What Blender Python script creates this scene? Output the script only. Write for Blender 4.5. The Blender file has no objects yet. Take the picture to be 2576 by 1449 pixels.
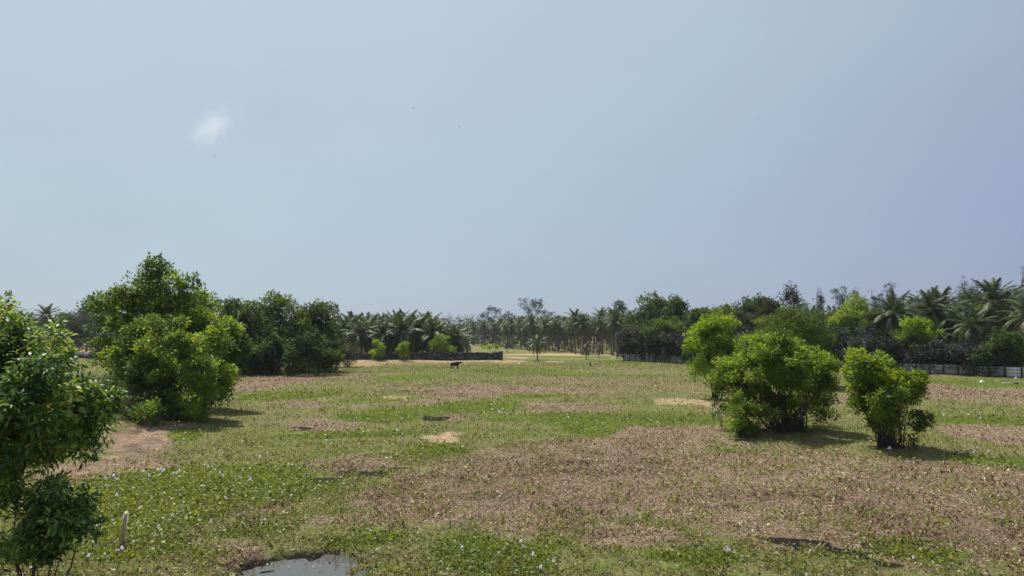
import bpy, math, random
import numpy as np
from mathutils import Vector, Matrix

# ------------------------------------------------------------------ camera, sky, sun, exposure
SC = bpy.context.scene
COL = SC.collection
R = math.radians
EYE = 6.5                       # the photo is taken from an upper floor
PITCH = R(3.91)
SUN_EL, SUN_AZ = R(60), R(-34)  # sun ahead of the camera, to the left (azimuth from +Y towards +X)

cd = bpy.data.cameras.new('camera')
cd.lens = 24; cd.sensor_width = 36; cd.clip_start = 0.1; cd.clip_end = 6000
cam = bpy.data.objects.new('camera', cd); COL.objects.link(cam)
cam.location = (0, 0, EYE); cam.rotation_euler = (math.pi/2 + PITCH, 0, 0)
SC.camera = cam

W = bpy.data.worlds.new('World'); SC.world = W; W.use_nodes = True
wn, wl = W.node_tree.nodes, W.node_tree.links
sky = wn.new('ShaderNodeTexSky'); sky.sky_type = 'NISHITA'; sky.sun_disc = False
sky.sun_elevation = SUN_EL; sky.sun_rotation = SUN_AZ
sky.air_density = 1.0; sky.dust_density = 1.2; sky.ozone_density = 3.0; sky.altitude = 0
bg = wn['Background']; bg.inputs['Strength'].default_value = 0.10
# pale haze over the whole sky: whiter towards the sun, periwinkle away from it
veil = wn.new('ShaderNodeMix'); veil.data_type = 'RGBA'; veil.inputs[0].default_value = .85
stc = wn.new('ShaderNodeTexCoord'); sdot = wn.new('ShaderNodeVectorMath'); sdot.operation = 'DOT_PRODUCT'
sdot.inputs[1].default_value = (math.sin(SUN_AZ)*math.cos(SUN_EL), math.cos(SUN_AZ)*math.cos(SUN_EL), math.sin(SUN_EL))
wl.new(stc.outputs['Generated'], sdot.inputs[0])
vr = wn.new('ShaderNodeValToRGB'); ve = vr.color_ramp.elements
while len(ve) < 4: ve.new(.5)
for e_, (p_, c_) in zip(ve, [(.22, (.265,.305,.455)), (.50, (.365,.45,.545)), (.64, (.41,.505,.57)), (.88, (.49,.575,.66))]): e_.position = p_; e_.color = (*c_, 1)
vx = wn.new('ShaderNodeVectorMath'); vx.operation = 'SCALE'; vx.inputs[3].default_value = 10
wl.new(sdot.outputs['Value'], vr.inputs[0]); wl.new(vr.outputs[0], vx.inputs[0])
hz_ = wn.new('ShaderNodeTexNoise'); hz_.inputs['Scale'].default_value = 2.2; hz_.inputs['Detail'].default_value = 4      # uneven high haze
hm_ = wn.new('ShaderNodeMapRange'); hm_.inputs[1].default_value = .3; hm_.inputs[2].default_value = .7; hm_.inputs[3].default_value = 9.72; hm_.inputs[4].default_value = 10.3
hp_ = wn.new('ShaderNodeMapping'); hp_.inputs['Scale'].default_value = (1, 1, 2.5); wl.new(stc.outputs['Generated'], hp_.inputs[0])
wl.new(hp_.outputs[0], hz_.inputs['Vector']); wl.new(hz_.outputs[0], hm_.inputs[0]); wl.new(hm_.outputs[0], vx.inputs[3])
wl.new(sky.outputs[0], veil.inputs[6]); wl.new(vx.outputs[0], veil.inputs[7]); wl.new(veil.outputs[2], bg.inputs['Color'])

sd = bpy.data.lights.new('sun', 'SUN'); sd.energy = 5.0; sd.angle = R(0.6); sd.color = (1.0, 0.94, 0.84)
sun = bpy.data.objects.new('sun', sd); COL.objects.link(sun)
sdir = Vector((math.sin(SUN_AZ)*math.cos(SUN_EL), math.cos(SUN_AZ)*math.cos(SUN_EL), math.sin(SUN_EL)))
sun.rotation_euler = sdir.to_track_quat('Z', 'Y').to_euler()
sun.location = (0, 0, 60)

vs = SC.view_settings
vs.view_transform = 'Standard'; vs.look = 'None'; vs.gamma = 1; vs.use_curve_mapping = False
vs.exposure = 0.2
SC.render.engine = 'CYCLES'
cy = SC.cycles
cy.max_bounces = 6; cy.diffuse_bounces = 3; cy.glossy_bounces = 2; cy.transmission_bounces = 4
cy.transparent_max_bounces = 8; cy.volume_bounces = 2; cy.use_denoising = True
cy.sample_clamp_indirect = 3; cy.use_light_tree = False

# ------------------------------------------------------------------ survey: a sighting in the photo (2576 px wide) to a place
F = 2576*24/36
CP, SP = math.cos(PITCH), math.sin(PITCH)
def sight(px, py):
    u = (px-1288)/F; v = -(py-724.5)/F
    fy = CP - v*SP
    return u/fy, (SP + v*CP)/fy          # x and z gained per metre forward
def at(px, py, Y):
    a, b = sight(px, py); return Vector((a*Y, Y, EYE + b*Y))
def onground(px, py, z=0.0):
    a, b = sight(px, py); Y = (z-EYE)/b; return Vector((a*Y, Y, z))

# ------------------------------------------------------------------ noise
def _h(ix, iy, iz, seed):
    n = (ix*374761393 + iy*668265263 + iz*2147483647 + seed*1274126177) & 0xffffffff
    n = ((n ^ (n >> 13))*1274126177) & 0xffffffff
    n = (n ^ (n >> 16)) & 0xffff
    return n/65535.0
def vnoise(p, seed=0):
    p = np.asarray(p, dtype=np.float64)
    i = np.floor(p).astype(np.int64); f = p-i; f = f*f*(3-2*f)
    r = 0
    for dx in (0, 1):
        wx = f[:, 0] if dx else 1-f[:, 0]
        for dy in (0, 1):
            wy = f[:, 1] if dy else 1-f[:, 1]
            for dz in (0, 1):
                wz = f[:, 2] if dz else 1-f[:, 2]
                r = r + wx*wy*wz*_h(i[:, 0]+dx, i[:, 1]+dy, i[:, 2]+dz, seed)
    return r
def noise2(x, y, s, seed=0, octv=2):
    r = 0; a = 1; t = 0
    for k in range(octv):
        r = r + a*vnoise(np.stack([x/s*2**k, y/s*2**k, np.full_like(x, 3.3*k)], 1), seed+k)
        t += a; a *= .5
    return r/t

# ------------------------------------------------------------------ ground cover survey: ellipses lying on the field
class Patch:
    def __init__(s, px, py, rx, ry, k=1.0, z=0):
        c = onground(px, py, z); n = onground(px, max(py-ry, 856), z); f_ = onground(px, py+ry, z)
        s.cx, s.cy = (n.x+f_.x)/2, (n.y+f_.y)/2
        s.a = rx/F*c.y; s.b = max((n.y-f_.y)/2, .15); s.k = k
        L = math.hypot(n.x-f_.x, n.y-f_.y)/2; s.b = L
        s.ux, s.uy = (n.x-f_.x)/(2*L), (n.y-f_.y)/(2*L)     # the long axis runs along the line of sight
    def val(s, x, y):
        dx, dy = x-s.cx, y-s.cy
        q = dx*s.ux + dy*s.uy; p = dx*s.uy - dy*s.ux
        r2 = (p/s.a)**2 + (q/s.b)**2
        return s.k*np.clip(1.6*(1-r2*.62), 0, 1)
DRY = [Patch(*a) for a in [
    (1400,1160,290,55),(1720,1190,480,95),(2200,1290,560,110),(1300,1265,380,50),(2450,1190,220,40),(1650,1090,150,28),
    (1880,1240,420,80),(880,1162,125,20),(700,955,135,13),(650,968,90,10),(1080,972,150,9),(1300,985,220,10),(1400,1032,150,10),
    (1250,1050,120,9),(1180,1000,150,8),(830,1060,95,13),(320,1125,85,42),(250,1185,150,22),(2450,990,160,20),
    (2490,1090,130,22),(590,1405,70,30),(2150,1000,60,20),(1000,1300,180,18,.7),(1000,948,150,6,.7),(1450,960,150,12,.5),
    (1600,975,200,20,.45),(1150,1200,120,30),(2400,1235,250,40),(1600,935,200,8,.4),(480,1350,60,14,.5),(640,1290,100,10,.5),
    (1100,1330,120,14,.5),(1500,1340,260,30,.7),(880,1015,160,8,.6),(1050,1015,120,6,.6),(760,1010,110,6,.5)]]
LUSH = [Patch(*a) for a in [
    (500,1205,260,30),(660,1235,220,26),(350,1245,110,22,.8),(900,1088,190,10),(1080,1122,65,15),(1250,1395,140,42,1.1),
    (1500,1078,60,12,1.1),(1230,1030,130,14),(1500,1055,280,14,.75),(2450,1052,160,10,.8),(2430,1145,130,12,.8),(1010,1042,150,12,.8),
    (770,990,110,9),(1340,1000,80,6,.8),(1650,909,110,5,1.2),(1730,914,60,4,1.1),(2430,965,130,9,1.1),(960,1360,110,14,.8),
    (1750,1405,110,25,.8),(2330,1400,120,30,.8),(400,1300,180,45,.8),(350,1380,130,40,.7),(640,1345,120,12,.5),(700,1180,110,14,.6),
    (430,1110,50,10,.9),(1060,948,90,6,.9),(1450,945,130,6,.6),(1300,935,200,6,.5),(1500,897,160,3,.9),(1900,1130,120,10,.5),
    (930,1010,110,6,.6),(820,1240,110,16,.5),(520,1410,60,16,.5),(1080,970,130,6,.5),(2120,1410,90,20,.5),(1420,1360,60,12,.6)]]
SAND = [Patch(*a) for a in [
    (1112,1100,44,8,1.25),(1150,1088,30,4,1.1),(890,912,60,4,.8,.6),(1010,908,140,2.8,.85,.6),(1150,907,150,3.2,.95,.6),(1270,907,70,3.4,.95,.6),(1080,913,200,3,.45,.4),
    (1745,1020,105,16,.95),(1830,1035,90,10,.7),(1430,892,180,3.2,1.1),(1580,898,60,3,.9),(985,1002,40,3.5,.9),(2060,1100,100,12,.55),
    (1950,1095,120,10,.4),(2210,1125,90,10,.6),(215,905,80,14,.85),(160,930,60,14,.6),(1385,911,22,2.2,1),(1290,1040,60,3,.4),
    (2150,1000,30,6,.4),(300,1130,120,45,.62),(250,1185,160,18,.6),(330,1165,60,6,.6),(1290,900,30,3,.9),(2300,945,200,4,.5)]]
MUD_PIT_SHADE = [Patch(*a) for a in [
    (945,1186,80,10,1.5),(840,1214,55,9,1.4),(1010,1178,40,7,1.1),(1950,1352,60,8,1.1),(2000,1364,80,10,1.4),(2090,1392,90,11,1.4),(2200,1425,70,9,1.0),(1110,1052,42,8,1.2),(300,1130,105,40,.5),
    (755,1072,42,6,.8),(1055,984,50,3.5,.9),(768,1430,190,46,.95),(1352,910,12,2.6,1.4),(800,1170,40,5,.6),(390,1065,70,14,.7),  # the small patch on the pit paints its shadow into the ground colour
    (1640,912,80,2.2,.5),(2000,1090,110,10,.5),(2220,1128,50,8,.5),(800,938,180,6,.6),(1170,1040,60,4,.6),(330,1100,40,14,.5)]]  # patches at tree and bush feet only darken the ground
def field(lst, x, y):
    k = np.clip(np.hypot(x, y)/70, .25, 2.2)        # ragged outlines, broader lobes on the far broad patches
    u = x + (noise2(x, y, 3.2, 201, 3)-.5)*3.4*np.minimum(k, 1) + (noise2(x, y, 13, 205, 2)-.5)*7*k
    v = y + (noise2(x, y, 3.2, 211, 3)-.5)*4.4*np.minimum(k, 1) + (noise2(x, y, 13, 215, 2)-.5)*9*k
    if lst is SAND or lst is MUD_PIT_SHADE: u, v = x+(u-x)*.45, y+(v-y)*.45
    r = np.zeros_like(x)
    for p in lst: r = np.maximum(r, p.val(u, v))
    if lst is MUD_PIT_SHADE: r = r*np.clip(noise2(x, y, .9, 221, 3)*3.2-.85, 0, 1)
    return r
POND = onground(766, 1438); POND_A, POND_B = 1.72, 1.8
def pondr(x, y):
    w = noise2(x, y, .75, 91)*1.2 + noise2(x, y, .28, 93)*.9 - .85
    return ((x-POND.x)/POND_A)**2 + ((y-POND.y)/POND_B)**2 + w - .17
def bump(x, y, c, a, b, h): return h*np.exp(-(((x-c[0])/a)**2 + ((y-c[1])/b)**2))
MND = onground(1760, 1030); BSH2 = onground(1980, 1088); BSH3 = onground(2220, 1125)
PIT = onground(1352, 910)
WALL_Y = 155.0
def gz(x, y):
    x = np.atleast_1d(np.asarray(x, float)); y = np.atleast_1d(np.asarray(y, float))
    z = (noise2(x, y, 14, 5)-.5)*.3 + (noise2(x, y, 2.2, 8)-.5)*.10
    z = z + bump(x, y, (MND.x, MND.y), 4.0, 5.5, .55) + bump(x, y, (BSH2.x, BSH2.y), 5, 3, .28) + bump(x, y, (BSH3.x, BSH3.y), 3, 2.2, .2)
    bank = .75*np.exp(-((y-WALL_Y-4)/11.0)**4)*np.clip((x+44)/6, 0, 1)*np.clip((9-x)/12, 0, 1)
    z = z + bank
    z = z + np.clip(np.clip((-x-62)/25, 0, 1)*np.clip((y-105)/30, 0, 1), 0, 1)*1.4
    z = z - 1.1*np.clip(1.25-(((x-PIT.x)/2.0)**2 + ((y-PIT.y)/2.6)**2), 0, 1)
    z = z + bump(x, y, (-31, 46), 8, 13, 1.0)
    pr = pondr(x, y)
    z = np.where(pr < 2.2, z*np.clip((pr-.6)/1.6, 0, 1), z)
    z = z - .27*np.clip((1.35-pr)/1.0, 0, 1)
    return z
def g1(x, y): return float(gz(x, y)[0])

# ------------------------------------------------------------------ mesh helpers
def mk_mesh(name, V, Fq, mat, tint=None, smooth=False):
    """V (n,3); Fq list/array of quads (m,4) - a repeated last index makes a triangle."""
    V = np.asarray(V, np.float32).reshape(-1, 3); Fq = np.asarray(Fq, np.int64).reshape(-1, 4)
    tri = Fq[:, 3] == Fq[:, 2]
    me = bpy.data.meshes.new(name)
    me.vertices.add(len(V)); me.vertices.foreach_set('co', V.ravel())
    cnt = np.where(tri, 3, 4); start = np.concatenate([[0], np.cumsum(cnt)[:-1]])
    keep = np.ones(Fq.shape, bool); keep[tri, 3] = False
    loops = Fq[keep]
    me.loops.add(len(loops)); me.loops.foreach_set('vertex_index', loops.astype(np.int32))
    me.polygons.add(len(Fq)); me.polygons.foreach_set('loop_start', start.astype(np.int32))
    try: me.polygons.foreach_set('loop_total', cnt.astype(np.int32))
    except Exception: pass
    if smooth: me.polygons.foreach_set('use_smooth', np.ones(len(Fq), bool))
    if tint is not None:
        at_ = me.attributes.new('tint', 'FLOAT', 'FACE'); at_.data.foreach_set('value', np.asarray(tint, np.float32))
    me.update(calc_edges=True); me.validate()
    if mat: me.materials.append(mat)
    return me
class MB:
    def __init__(s): s.V = []; s.F = []; s.T = []; s.n = 0
    def add(s, V, Fq, tint=.5):
        V = np.asarray(V, float).reshape(-1, 3); Fq = np.asarray(Fq, np.int64).reshape(-1, 4)
        s.V.append(V); s.F.append(Fq+s.n); s.n += len(V)
        s.T.append(np.full(len(Fq), tint) if np.isscalar(tint) else np.asarray(tint)); return s
    def tube(s, pts, rad, k=6, tint=.5, cap=True):
        P = np.asarray(pts, float); n = len(P); rad = np.broadcast_to(np.asarray(rad, float), (n,))
        T = np.gradient(P, axis=0); T /= np.linalg.norm(T, axis=1)[:, None]+1e-9
        ref = np.array([1, 0, 0]) if abs(T[0, 0]) < .8 else np.array([0, 1, 0])
        A = np.cross(T, ref); A /= np.linalg.norm(A, axis=1)[:, None]+1e-9; B = np.cross(T, A)
        th = np.arange(k)*2*math.pi/k
        V = P[:, None, :] + rad[:, None, None]*(np.cos(th)[None, :, None]*A[:, None, :] + np.sin(th)[None, :, None]*B[:, None, :])
        i = np.arange(n-1)[:, None]*k; j = np.arange(k)[None, :]; j2 = (j+1) % k
        Q = np.stack([i+j, i+j2, i+k+j2, i+k+j], -1).reshape(-1, 4)
        V = V.reshape(-1, 3)
        if cap:
            V = np.vstack([V, P[-1:] , P[:1]]); t = n*k
            jj = np.arange(k); e = (n-1)*k
            Q = np.vstack([Q, np.stack([e+jj, e+(jj+1) % k, np.full(k, t), np.full(k, t)], 1), np.stack([(jj+1) % k, jj, np.full(k, t+1), np.full(k, t+1)], 1)])
        return s.add(V, Q, tint)
    def box(s, c, h, M=None, tint=.5):
        V = np.array([(x, y, z) for z in (-1, 1) for x, y in ((-1, -1), (1, -1), (1, 1), (-1, 1))], float)*np.asarray(h, float)
        if M is not None: V = V @ np.asarray(M, float).T
        V = V + np.asarray(c, float)
        return s.add(V, [(3, 2, 1, 0), (4, 5, 6, 7), (0, 1, 5, 4), (1, 2, 6, 5), (2, 3, 7, 6), (3, 0, 4, 7)], tint)
    def mesh(s, name, mat, smooth=False):
        return mk_mesh(name, np.vstack(s.V), np.vstack(s.F), mat, np.concatenate(s.T), smooth)
    def build(s, name, mat, parent=None, smooth=False):
        return link(name, s.mesh(name, mat, smooth), parent)
def link(name, me, parent=None):
    o = bpy.data.objects.new(name, me); COL.objects.link(o)
    if parent: o.parent = parent
    return o
def tag(o, label=None, cat=None, group=None, kind=None):
    if label: o['label'] = label
    if cat: o['category'] = cat
    if group: o['group'] = group
    if kind: o['kind'] = kind
    return o
def thing(name, loc, label, cat, group=None, rz=0):
    o = bpy.data.objects.new(name, None); COL.objects.link(o); o.empty_display_size = .3
    o.location = loc; o.rotation_euler = (0, 0, rz)
    return tag(o, label, cat, group)
def copy_thing(src, loc, rz, sc, label, group=None, rx=0, ry=0):
    r = src.copy(); COL.objects.link(r); r.location = loc; r.rotation_euler = (rx, ry, rz); r.scale = (sc,)*3 if np.isscalar(sc) else sc
    r['label'] = label
    if group: r['group'] = group
    elif 'group' in r: del r['group']
    for ch in src.children:
        c = ch.copy(); COL.objects.link(c); c.parent = r
        for g in ch.children:
            d = g.copy(); COL.objects.link(d); d.parent = c
    return r

# ------------------------------------------------------------------ materials
def new_mat(name):
    m = bpy.data.materials.new(name); m.use_nodes = True
    nt = m.node_tree; b = nt.nodes['Principled BSDF']; return m, nt, b
def ramp(nt, stops):
    r = nt.nodes.new('ShaderNodeValToRGB'); e = r.color_ramp.elements
    while len(e) < len(stops): e.new(.5)
    for q, (p, c) in zip(e, stops): q.position = p; q.color = (*c, 1)
    return r
def nz(nt, scale, detail=4, rough=.6, vec=None, dist=0):
    n = nt.nodes.new('ShaderNodeTexNoise'); n.inputs['Scale'].default_value = scale
    n.inputs['Detail'].default_value = detail; n.inputs['Roughness'].default_value = rough; n.inputs['Distortion'].default_value = dist
    if vec: nt.links.new(vec, n.inputs['Vector'])
    return n
def math_(nt, op, a, b=None, clamp=False):
    n = nt.nodes.new('ShaderNodeMath'); n.operation = op; n.use_clamp = clamp
    for i, v in enumerate((a, b)):
        if v is None: continue
        if isinstance(v, (int, float)): n.inputs[i].default_value = v
        else: nt.links.new(v, n.inputs[i])
    return n.outputs[0]
def mixc(nt, f, a, b):
    n = nt.nodes.new('ShaderNodeMix'); n.data_type = 'RGBA'
    for i, v in ((0, f), (6, a), (7, b)):
        if isinstance(v, (int, float)): n.inputs[i].default_value = v
        elif isinstance(v, tuple): n.inputs[i].default_value = (*v, 1)
        else: nt.links.new(v, n.inputs[i])
    return n.outputs[2]
def leaf_mat(name, dark, mid, young, trans=.4, rough=.45, spec=.35, tcol=1.7, gain=1.0):
    spec *= .65; rough = min(.75, rough+.10)
    dark, mid, young = [tuple(min(.6, q*gain) for q in c) for c in (dark, mid, young)]
    """leaf blade: older leaves dark, new growth bright; light passes through the blade"""
    m, nt, b = new_mat(name)
    a = nt.nodes.new('ShaderNodeAttribute'); a.attribute_name = 'tint'
    g = nt.nodes.new('ShaderNodeNewGeometry')
    v = math_(nt, 'ADD', a.outputs['Fac'], math_(nt, 'MULTIPLY', math_(nt, 'SUBTRACT', g.outputs['Random Per Island'], .5), .45))
    r = ramp(nt, [(0, dark), (.36, mid), (.72, young), (.9, young), (1, (.26, .17, .04))]); nt.links.new(math_(nt, 'MULTIPLY', v, .72), r.inputs[0])
    nt.links.new(r.outputs[0], b.inputs['Base Color'])
    b.inputs['Roughness'].default_value = rough; b.inputs['Specular IOR Level'].default_value = spec
    t = nt.nodes.new('ShaderNodeBsdfTranslucent')
    hs = nt.nodes.new('ShaderNodeHueSaturation'); hs.inputs['Hue'].default_value = .485; hs.inputs['Saturation'].default_value = 1.1; hs.inputs['Value'].default_value = tcol
    nt.links.new(r.outputs[0], hs.inputs['Color']); nt.links.new(hs.outputs[0], t.inputs['Color'])
    mx = nt.nodes.new('ShaderNodeMixShader'); mx.inputs[0].default_value = trans
    nt.links.new(b.outputs[0], mx.inputs[1]); nt.links.new(t.outputs[0], mx.inputs[2])
    nt.links.new(mx.outputs[0], nt.nodes['Material Output'].inputs['Surface'])
    return m
def rough_mat(name, c1, c2, scale=6, rough=.9, bump=.3, stretch=None, spec=.2):
    m, nt, b = new_mat(name)
    tc = nt.nodes.new('ShaderNodeTexCoord'); vec = tc.outputs['Object']
    if stretch:
        mp = nt.nodes.new('ShaderNodeMapping'); mp.inputs['Scale'].default_value = stretch
        nt.links.new(vec, mp.inputs[0]); vec = mp.outputs[0]
    n = nz(nt, scale, 6, .65, vec)
    r = ramp(nt, [(.3, c1), (.72, c2)]); nt.links.new(n.outputs[0], r.inputs[0]); nt.links.new(r.outputs[0], b.inputs['Base Color'])
    b.inputs['Roughness'].default_value = rough; b.inputs['Specular IOR Level'].default_value = spec
    bp = nt.nodes.new('ShaderNodeBump'); bp.inputs['Strength'].default_value = bump; bp.inputs['Distance'].default_value = .05
    nt.links.new(n.outputs[0], bp.inputs['Height']); nt.links.new(bp.outputs[0], b.inputs['Normal'])
    return m
M = {}
M['mango'] = leaf_mat('glossy_mango_leaf', (.018,.040,.012), (.046,.092,.022), (.18,.23,.05), .38, .36, .6, gain=1.65)
M['broad'] = leaf_mat('broad_green_leaf', (.022,.042,.010), (.056,.098,.016), (.15,.20,.028), .46, .42, .5, gain=1.65)
M['mid'] = leaf_mat('fine_mid_green_leaf', (.018,.036,.010), (.042,.074,.015), (.10,.145,.022), .4, .5, .3, gain=1.3)
M['deep'] = leaf_mat('deep_green_leaf', (.014,.028,.009), (.032,.056,.014), (.080,.120,.022), .36, .5, .3, gain=1.5)
M['bright'] = leaf_mat('bright_green_leaf', (.040,.075,.012), (.085,.150,.018), (.17,.24,.028), .48, .42, .4, gain=1.42)
M['lime'] = leaf_mat('lime_young_leaf', (.08,.12,.015), (.15,.21,.02), (.25,.29,.04), .48, .45, .4, gain=1.25)
M['cashew'] = leaf_mat('dusty_purple_grey_leaf', (.016,.020,.015), (.036,.043,.034), (.090,.094,.078), .14, .6, .25, 1.0, gain=1.4)
M['olive'] = leaf_mat('dusty_olive_leaf', (.035,.040,.022), (.075,.082,.045), (.13,.13,.065), .3, .6, .2, 1.2)
M['thorn'] = leaf_mat('grey_green_small_leaf', (.020,.030,.020), (.045,.060,.036), (.08,.095,.05), .25, .7, .2, 1.2, gain=1.15)
M['needle'] = leaf_mat('grey_casuarina_needles', (.030,.036,.032), (.055,.062,.055), (.09,.10,.08), .2, .8, .1, 1.0)
M['palm'] = leaf_mat('coconut_frond', (.026,.046,.015), (.052,.080,.026), (.17,.17,.085), .28, .42, .55, 1.3, gain=1.05)
M['palm_dry'] = leaf_mat('dry_frond', (.06,.04,.022), (.13,.095,.05), (.24,.18,.09), .2, .7, .2, 1.1)
M['dryleaf'] = leaf_mat('dead_hyacinth_leaf', (.070,.046,.025), (.255,.178,.104), (.60,.47,.31), .2, .7, .15, 1.2, gain=1.2)
M['hyac'] = leaf_mat('hyacinth_leaf', (.060,.070,.012), (.135,.175,.020), (.28,.31,.05), .4, .35, .5, 1.4)
M['grass'] = leaf_mat('grass_blade', (.080,.080,.026), (.146,.163,.042), (.24,.268,.06), .4, .6, .2, 1.3)
M['bark'] = rough_mat('grey_brown_bark', (.045,.036,.03), (.13,.105,.085), 5, .95, .5, (1, 1, .3))
M['stem'] = rough_mat('pale_stem', (.06,.045,.03), (.16,.125,.085), 9, .9, .3, (1, 1, .3))
M['palmtrunk'] = rough_mat('palm_trunk', (.07,.058,.048), (.24,.20,.17), 3, .95, .5, (.6, .6, 4))
M['wood'] = rough_mat('pale_sawn_wood', (.36,.28,.18), (.62,.53,.38), 8, .75, .25, (3, 3, .35))

# ------------------------------------------------------------------ ground
def ground_mat():
    m, nt, b = new_mat('field_ground'); L = nt.links
    geo = nt.nodes.new('ShaderNodeNewGeometry'); P = geo.outputs['Position']
    def attr(n):
        a = nt.nodes.new('ShaderNodeAttribute'); a.attribute_name = n; return a.outputs['Fac']
    fine = nz(nt, 7, 6, .75, P); mid = nz(nt, 1.1, 5, .7, P); big = nz(nt, .12, 4, .6, P); tiny = nz(nt, 24, 4, .8, P)
    jit = math_(nt, 'MULTIPLY', math_(nt, 'SUBTRACT', mid.outputs[0], .5), 2.4)
    jit = math_(nt, 'ADD', jit, math_(nt, 'MULTIPLY', math_(nt, 'SUBTRACT', fine.outputs[0], .5), 1.6))
    def mask(n, lo=.38, hi=.62, j=1.0):
        v = math_(nt, 'ADD', attr(n), math_(nt, 'MULTIPLY', jit, j))
        r = nt.nodes.new('ShaderNodeMapRange'); r.inputs[1].default_value = lo; r.inputs[2].default_value = hi
        L.new(v, r.inputs[0])
        return r.outputs[0]
    g1_ = ramp(nt, [(.28, (.070,.080,.024)), (.5, (.145,.165,.048)), (.75, (.25,.25,.09))]); L.new(fine.outputs[0], g1_.inputs[0])
    g2 = ramp(nt, [(.3, (.115,.105,.048)), (.55, (.215,.180,.100)), (.8, (.33,.26,.165))]); L.new(fine.outputs[0], g2.inputs[0])
    f0 = ramp(nt, [(.42, (0,0,0)), (.62, (1,1,1))]); L.new(mixc(nt, .5, big.outputs[0], mid.outputs[0]), f0.inputs[0])
    c = mixc(nt, f0.outputs[0], g1_.outputs[0], g2.outputs[0])
    d = ramp(nt, [(.3, (.070,.048,.032)), (.5, (.225,.165,.115)), (.72, (.43,.335,.25))])
    L.new(mixc(nt, .5, fine.outputs[0], tiny.outputs[0]), d.inputs[0])
    c = mixc(nt, mask('dry'), c, d.outputs[0])
    l = ramp(nt, [(.3, (.045,.065,.012)), (.55, (.115,.165,.030)), (.8, (.20,.24,.055))]); L.new(fine.outputs[0], l.inputs[0])
    c = mixc(nt, mask('lush'), c, l.outputs[0])
    s = ramp(nt, [(.3, (.22,.145,.085)), (.55, (.40,.285,.18)), (.8, (.56,.43,.29))]); L.new(mixc(nt, .5, mid.outputs[0], fine.outputs[0]), s.inputs[0])
    c = mixc(nt, mask('sand', .5, 1.05, .8), c, s.outputs[0])
    u = ramp(nt, [(.35, (.008,.007,.006)), (.62, (.028,.023,.018)), (.78, (.09,.07,.052))]); L.new(fine.outputs[0], u.inputs[0])
    mm = mask('mud_pit_shade', .35, .7, .35)
    c = mixc(nt, mm, c, u.outputs[0])
    L.new(c, b.inputs['Base Color']); b.inputs['Specular IOR Level'].default_value = .06
    b.inputs['Roughness'].default_value = .97
    bp = nt.nodes.new('ShaderNodeBump'); bp.inputs['Strength'].default_value = .9; bp.inputs['Distance'].default_value = .12
    L.new(mixc(nt, .35, fine.outputs[0], tiny.outputs[0]), bp.inputs['Height']); L.new(bp.outputs[0], b.inputs['Normal'])
    return m
fa = np.linspace(-R(46), R(46), 520); ca = np.linspace(R(46), R(314), 66)[1:-1]
AZ = np.concatenate([fa, ca]); na = len(AZ)
RR = np.concatenate([np.geomspace(1.2, 100, 330), np.linspace(100, 215, 150)[1:], np.geomspace(215, 1500, 70)[1:]]); nr = len(RR)
X = (RR[:, None]*np.sin(AZ)[None, :]).ravel(); Y = (RR[:, None]*np.cos(AZ)[None, :]).ravel()
Zg = gz(X, Y)
i = np.arange(nr-1)[:, None]*na; j = np.arange(na)[None, :]; j2 = (j+1) % na
Q = np.stack([i+j, i+j2, i+na+j2, i+na+j], -1).reshape(-1, 4)[:, ::-1]
V = np.stack([X, Y, Zg], 1); V = np.vstack([V, [[0, 0, g1(0, 0)]]])
jj = np.arange(na); Q = np.vstack([Q, np.stack([jj, (jj+1) % na, np.full(na, nr*na), np.full(na, nr*na)], 1)])
gm = mk_mesh('ground', V, Q, ground_mat(), smooth=True)
for nm, lst in (('dry', DRY), ('lush', LUSH), ('sand', SAND), ('mud_pit_shade', MUD_PIT_SHADE)):
    a = gm.attributes.new(nm, 'FLOAT', 'POINT')
    a.data.foreach_set('value', np.concatenate([field(lst, X, Y), [0]]).astype(np.float32))
tag(link('ground', gm), kind='structure')

# pond
m, nt, b = new_mat('murky_water')
b.inputs['Base Color'].default_value = (.085,.085,.08,1); b.inputs['Roughness'].default_value = .06; b.inputs['IOR'].default_value = 1.33
n_ = nz(nt, 3, 3, .5); bp = nt.nodes.new('ShaderNodeBump'); bp.inputs['Strength'].default_value = .05; bp.inputs['Distance'].default_value = .02
nt.links.new(n_.outputs[0], bp.inputs['Height']); nt.links.new(bp.outputs[0], b.inputs['Normal'])
th = np.linspace(0, 2*math.pi, 49)[:-1]
pv = np.stack([POND.x+2.4*np.cos(th), POND.y+3.0*np.sin(th), np.full(48, -.115)], 1); pv = np.vstack([pv, [[POND.x, POND.y, -.115]]])
jj = np.arange(48)
tag(link('water', mk_mesh('water', pv, np.stack([jj, (jj+1) % 48, np.full(48, 48), np.full(48, 48)], 1), m)), kind='structure')

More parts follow.
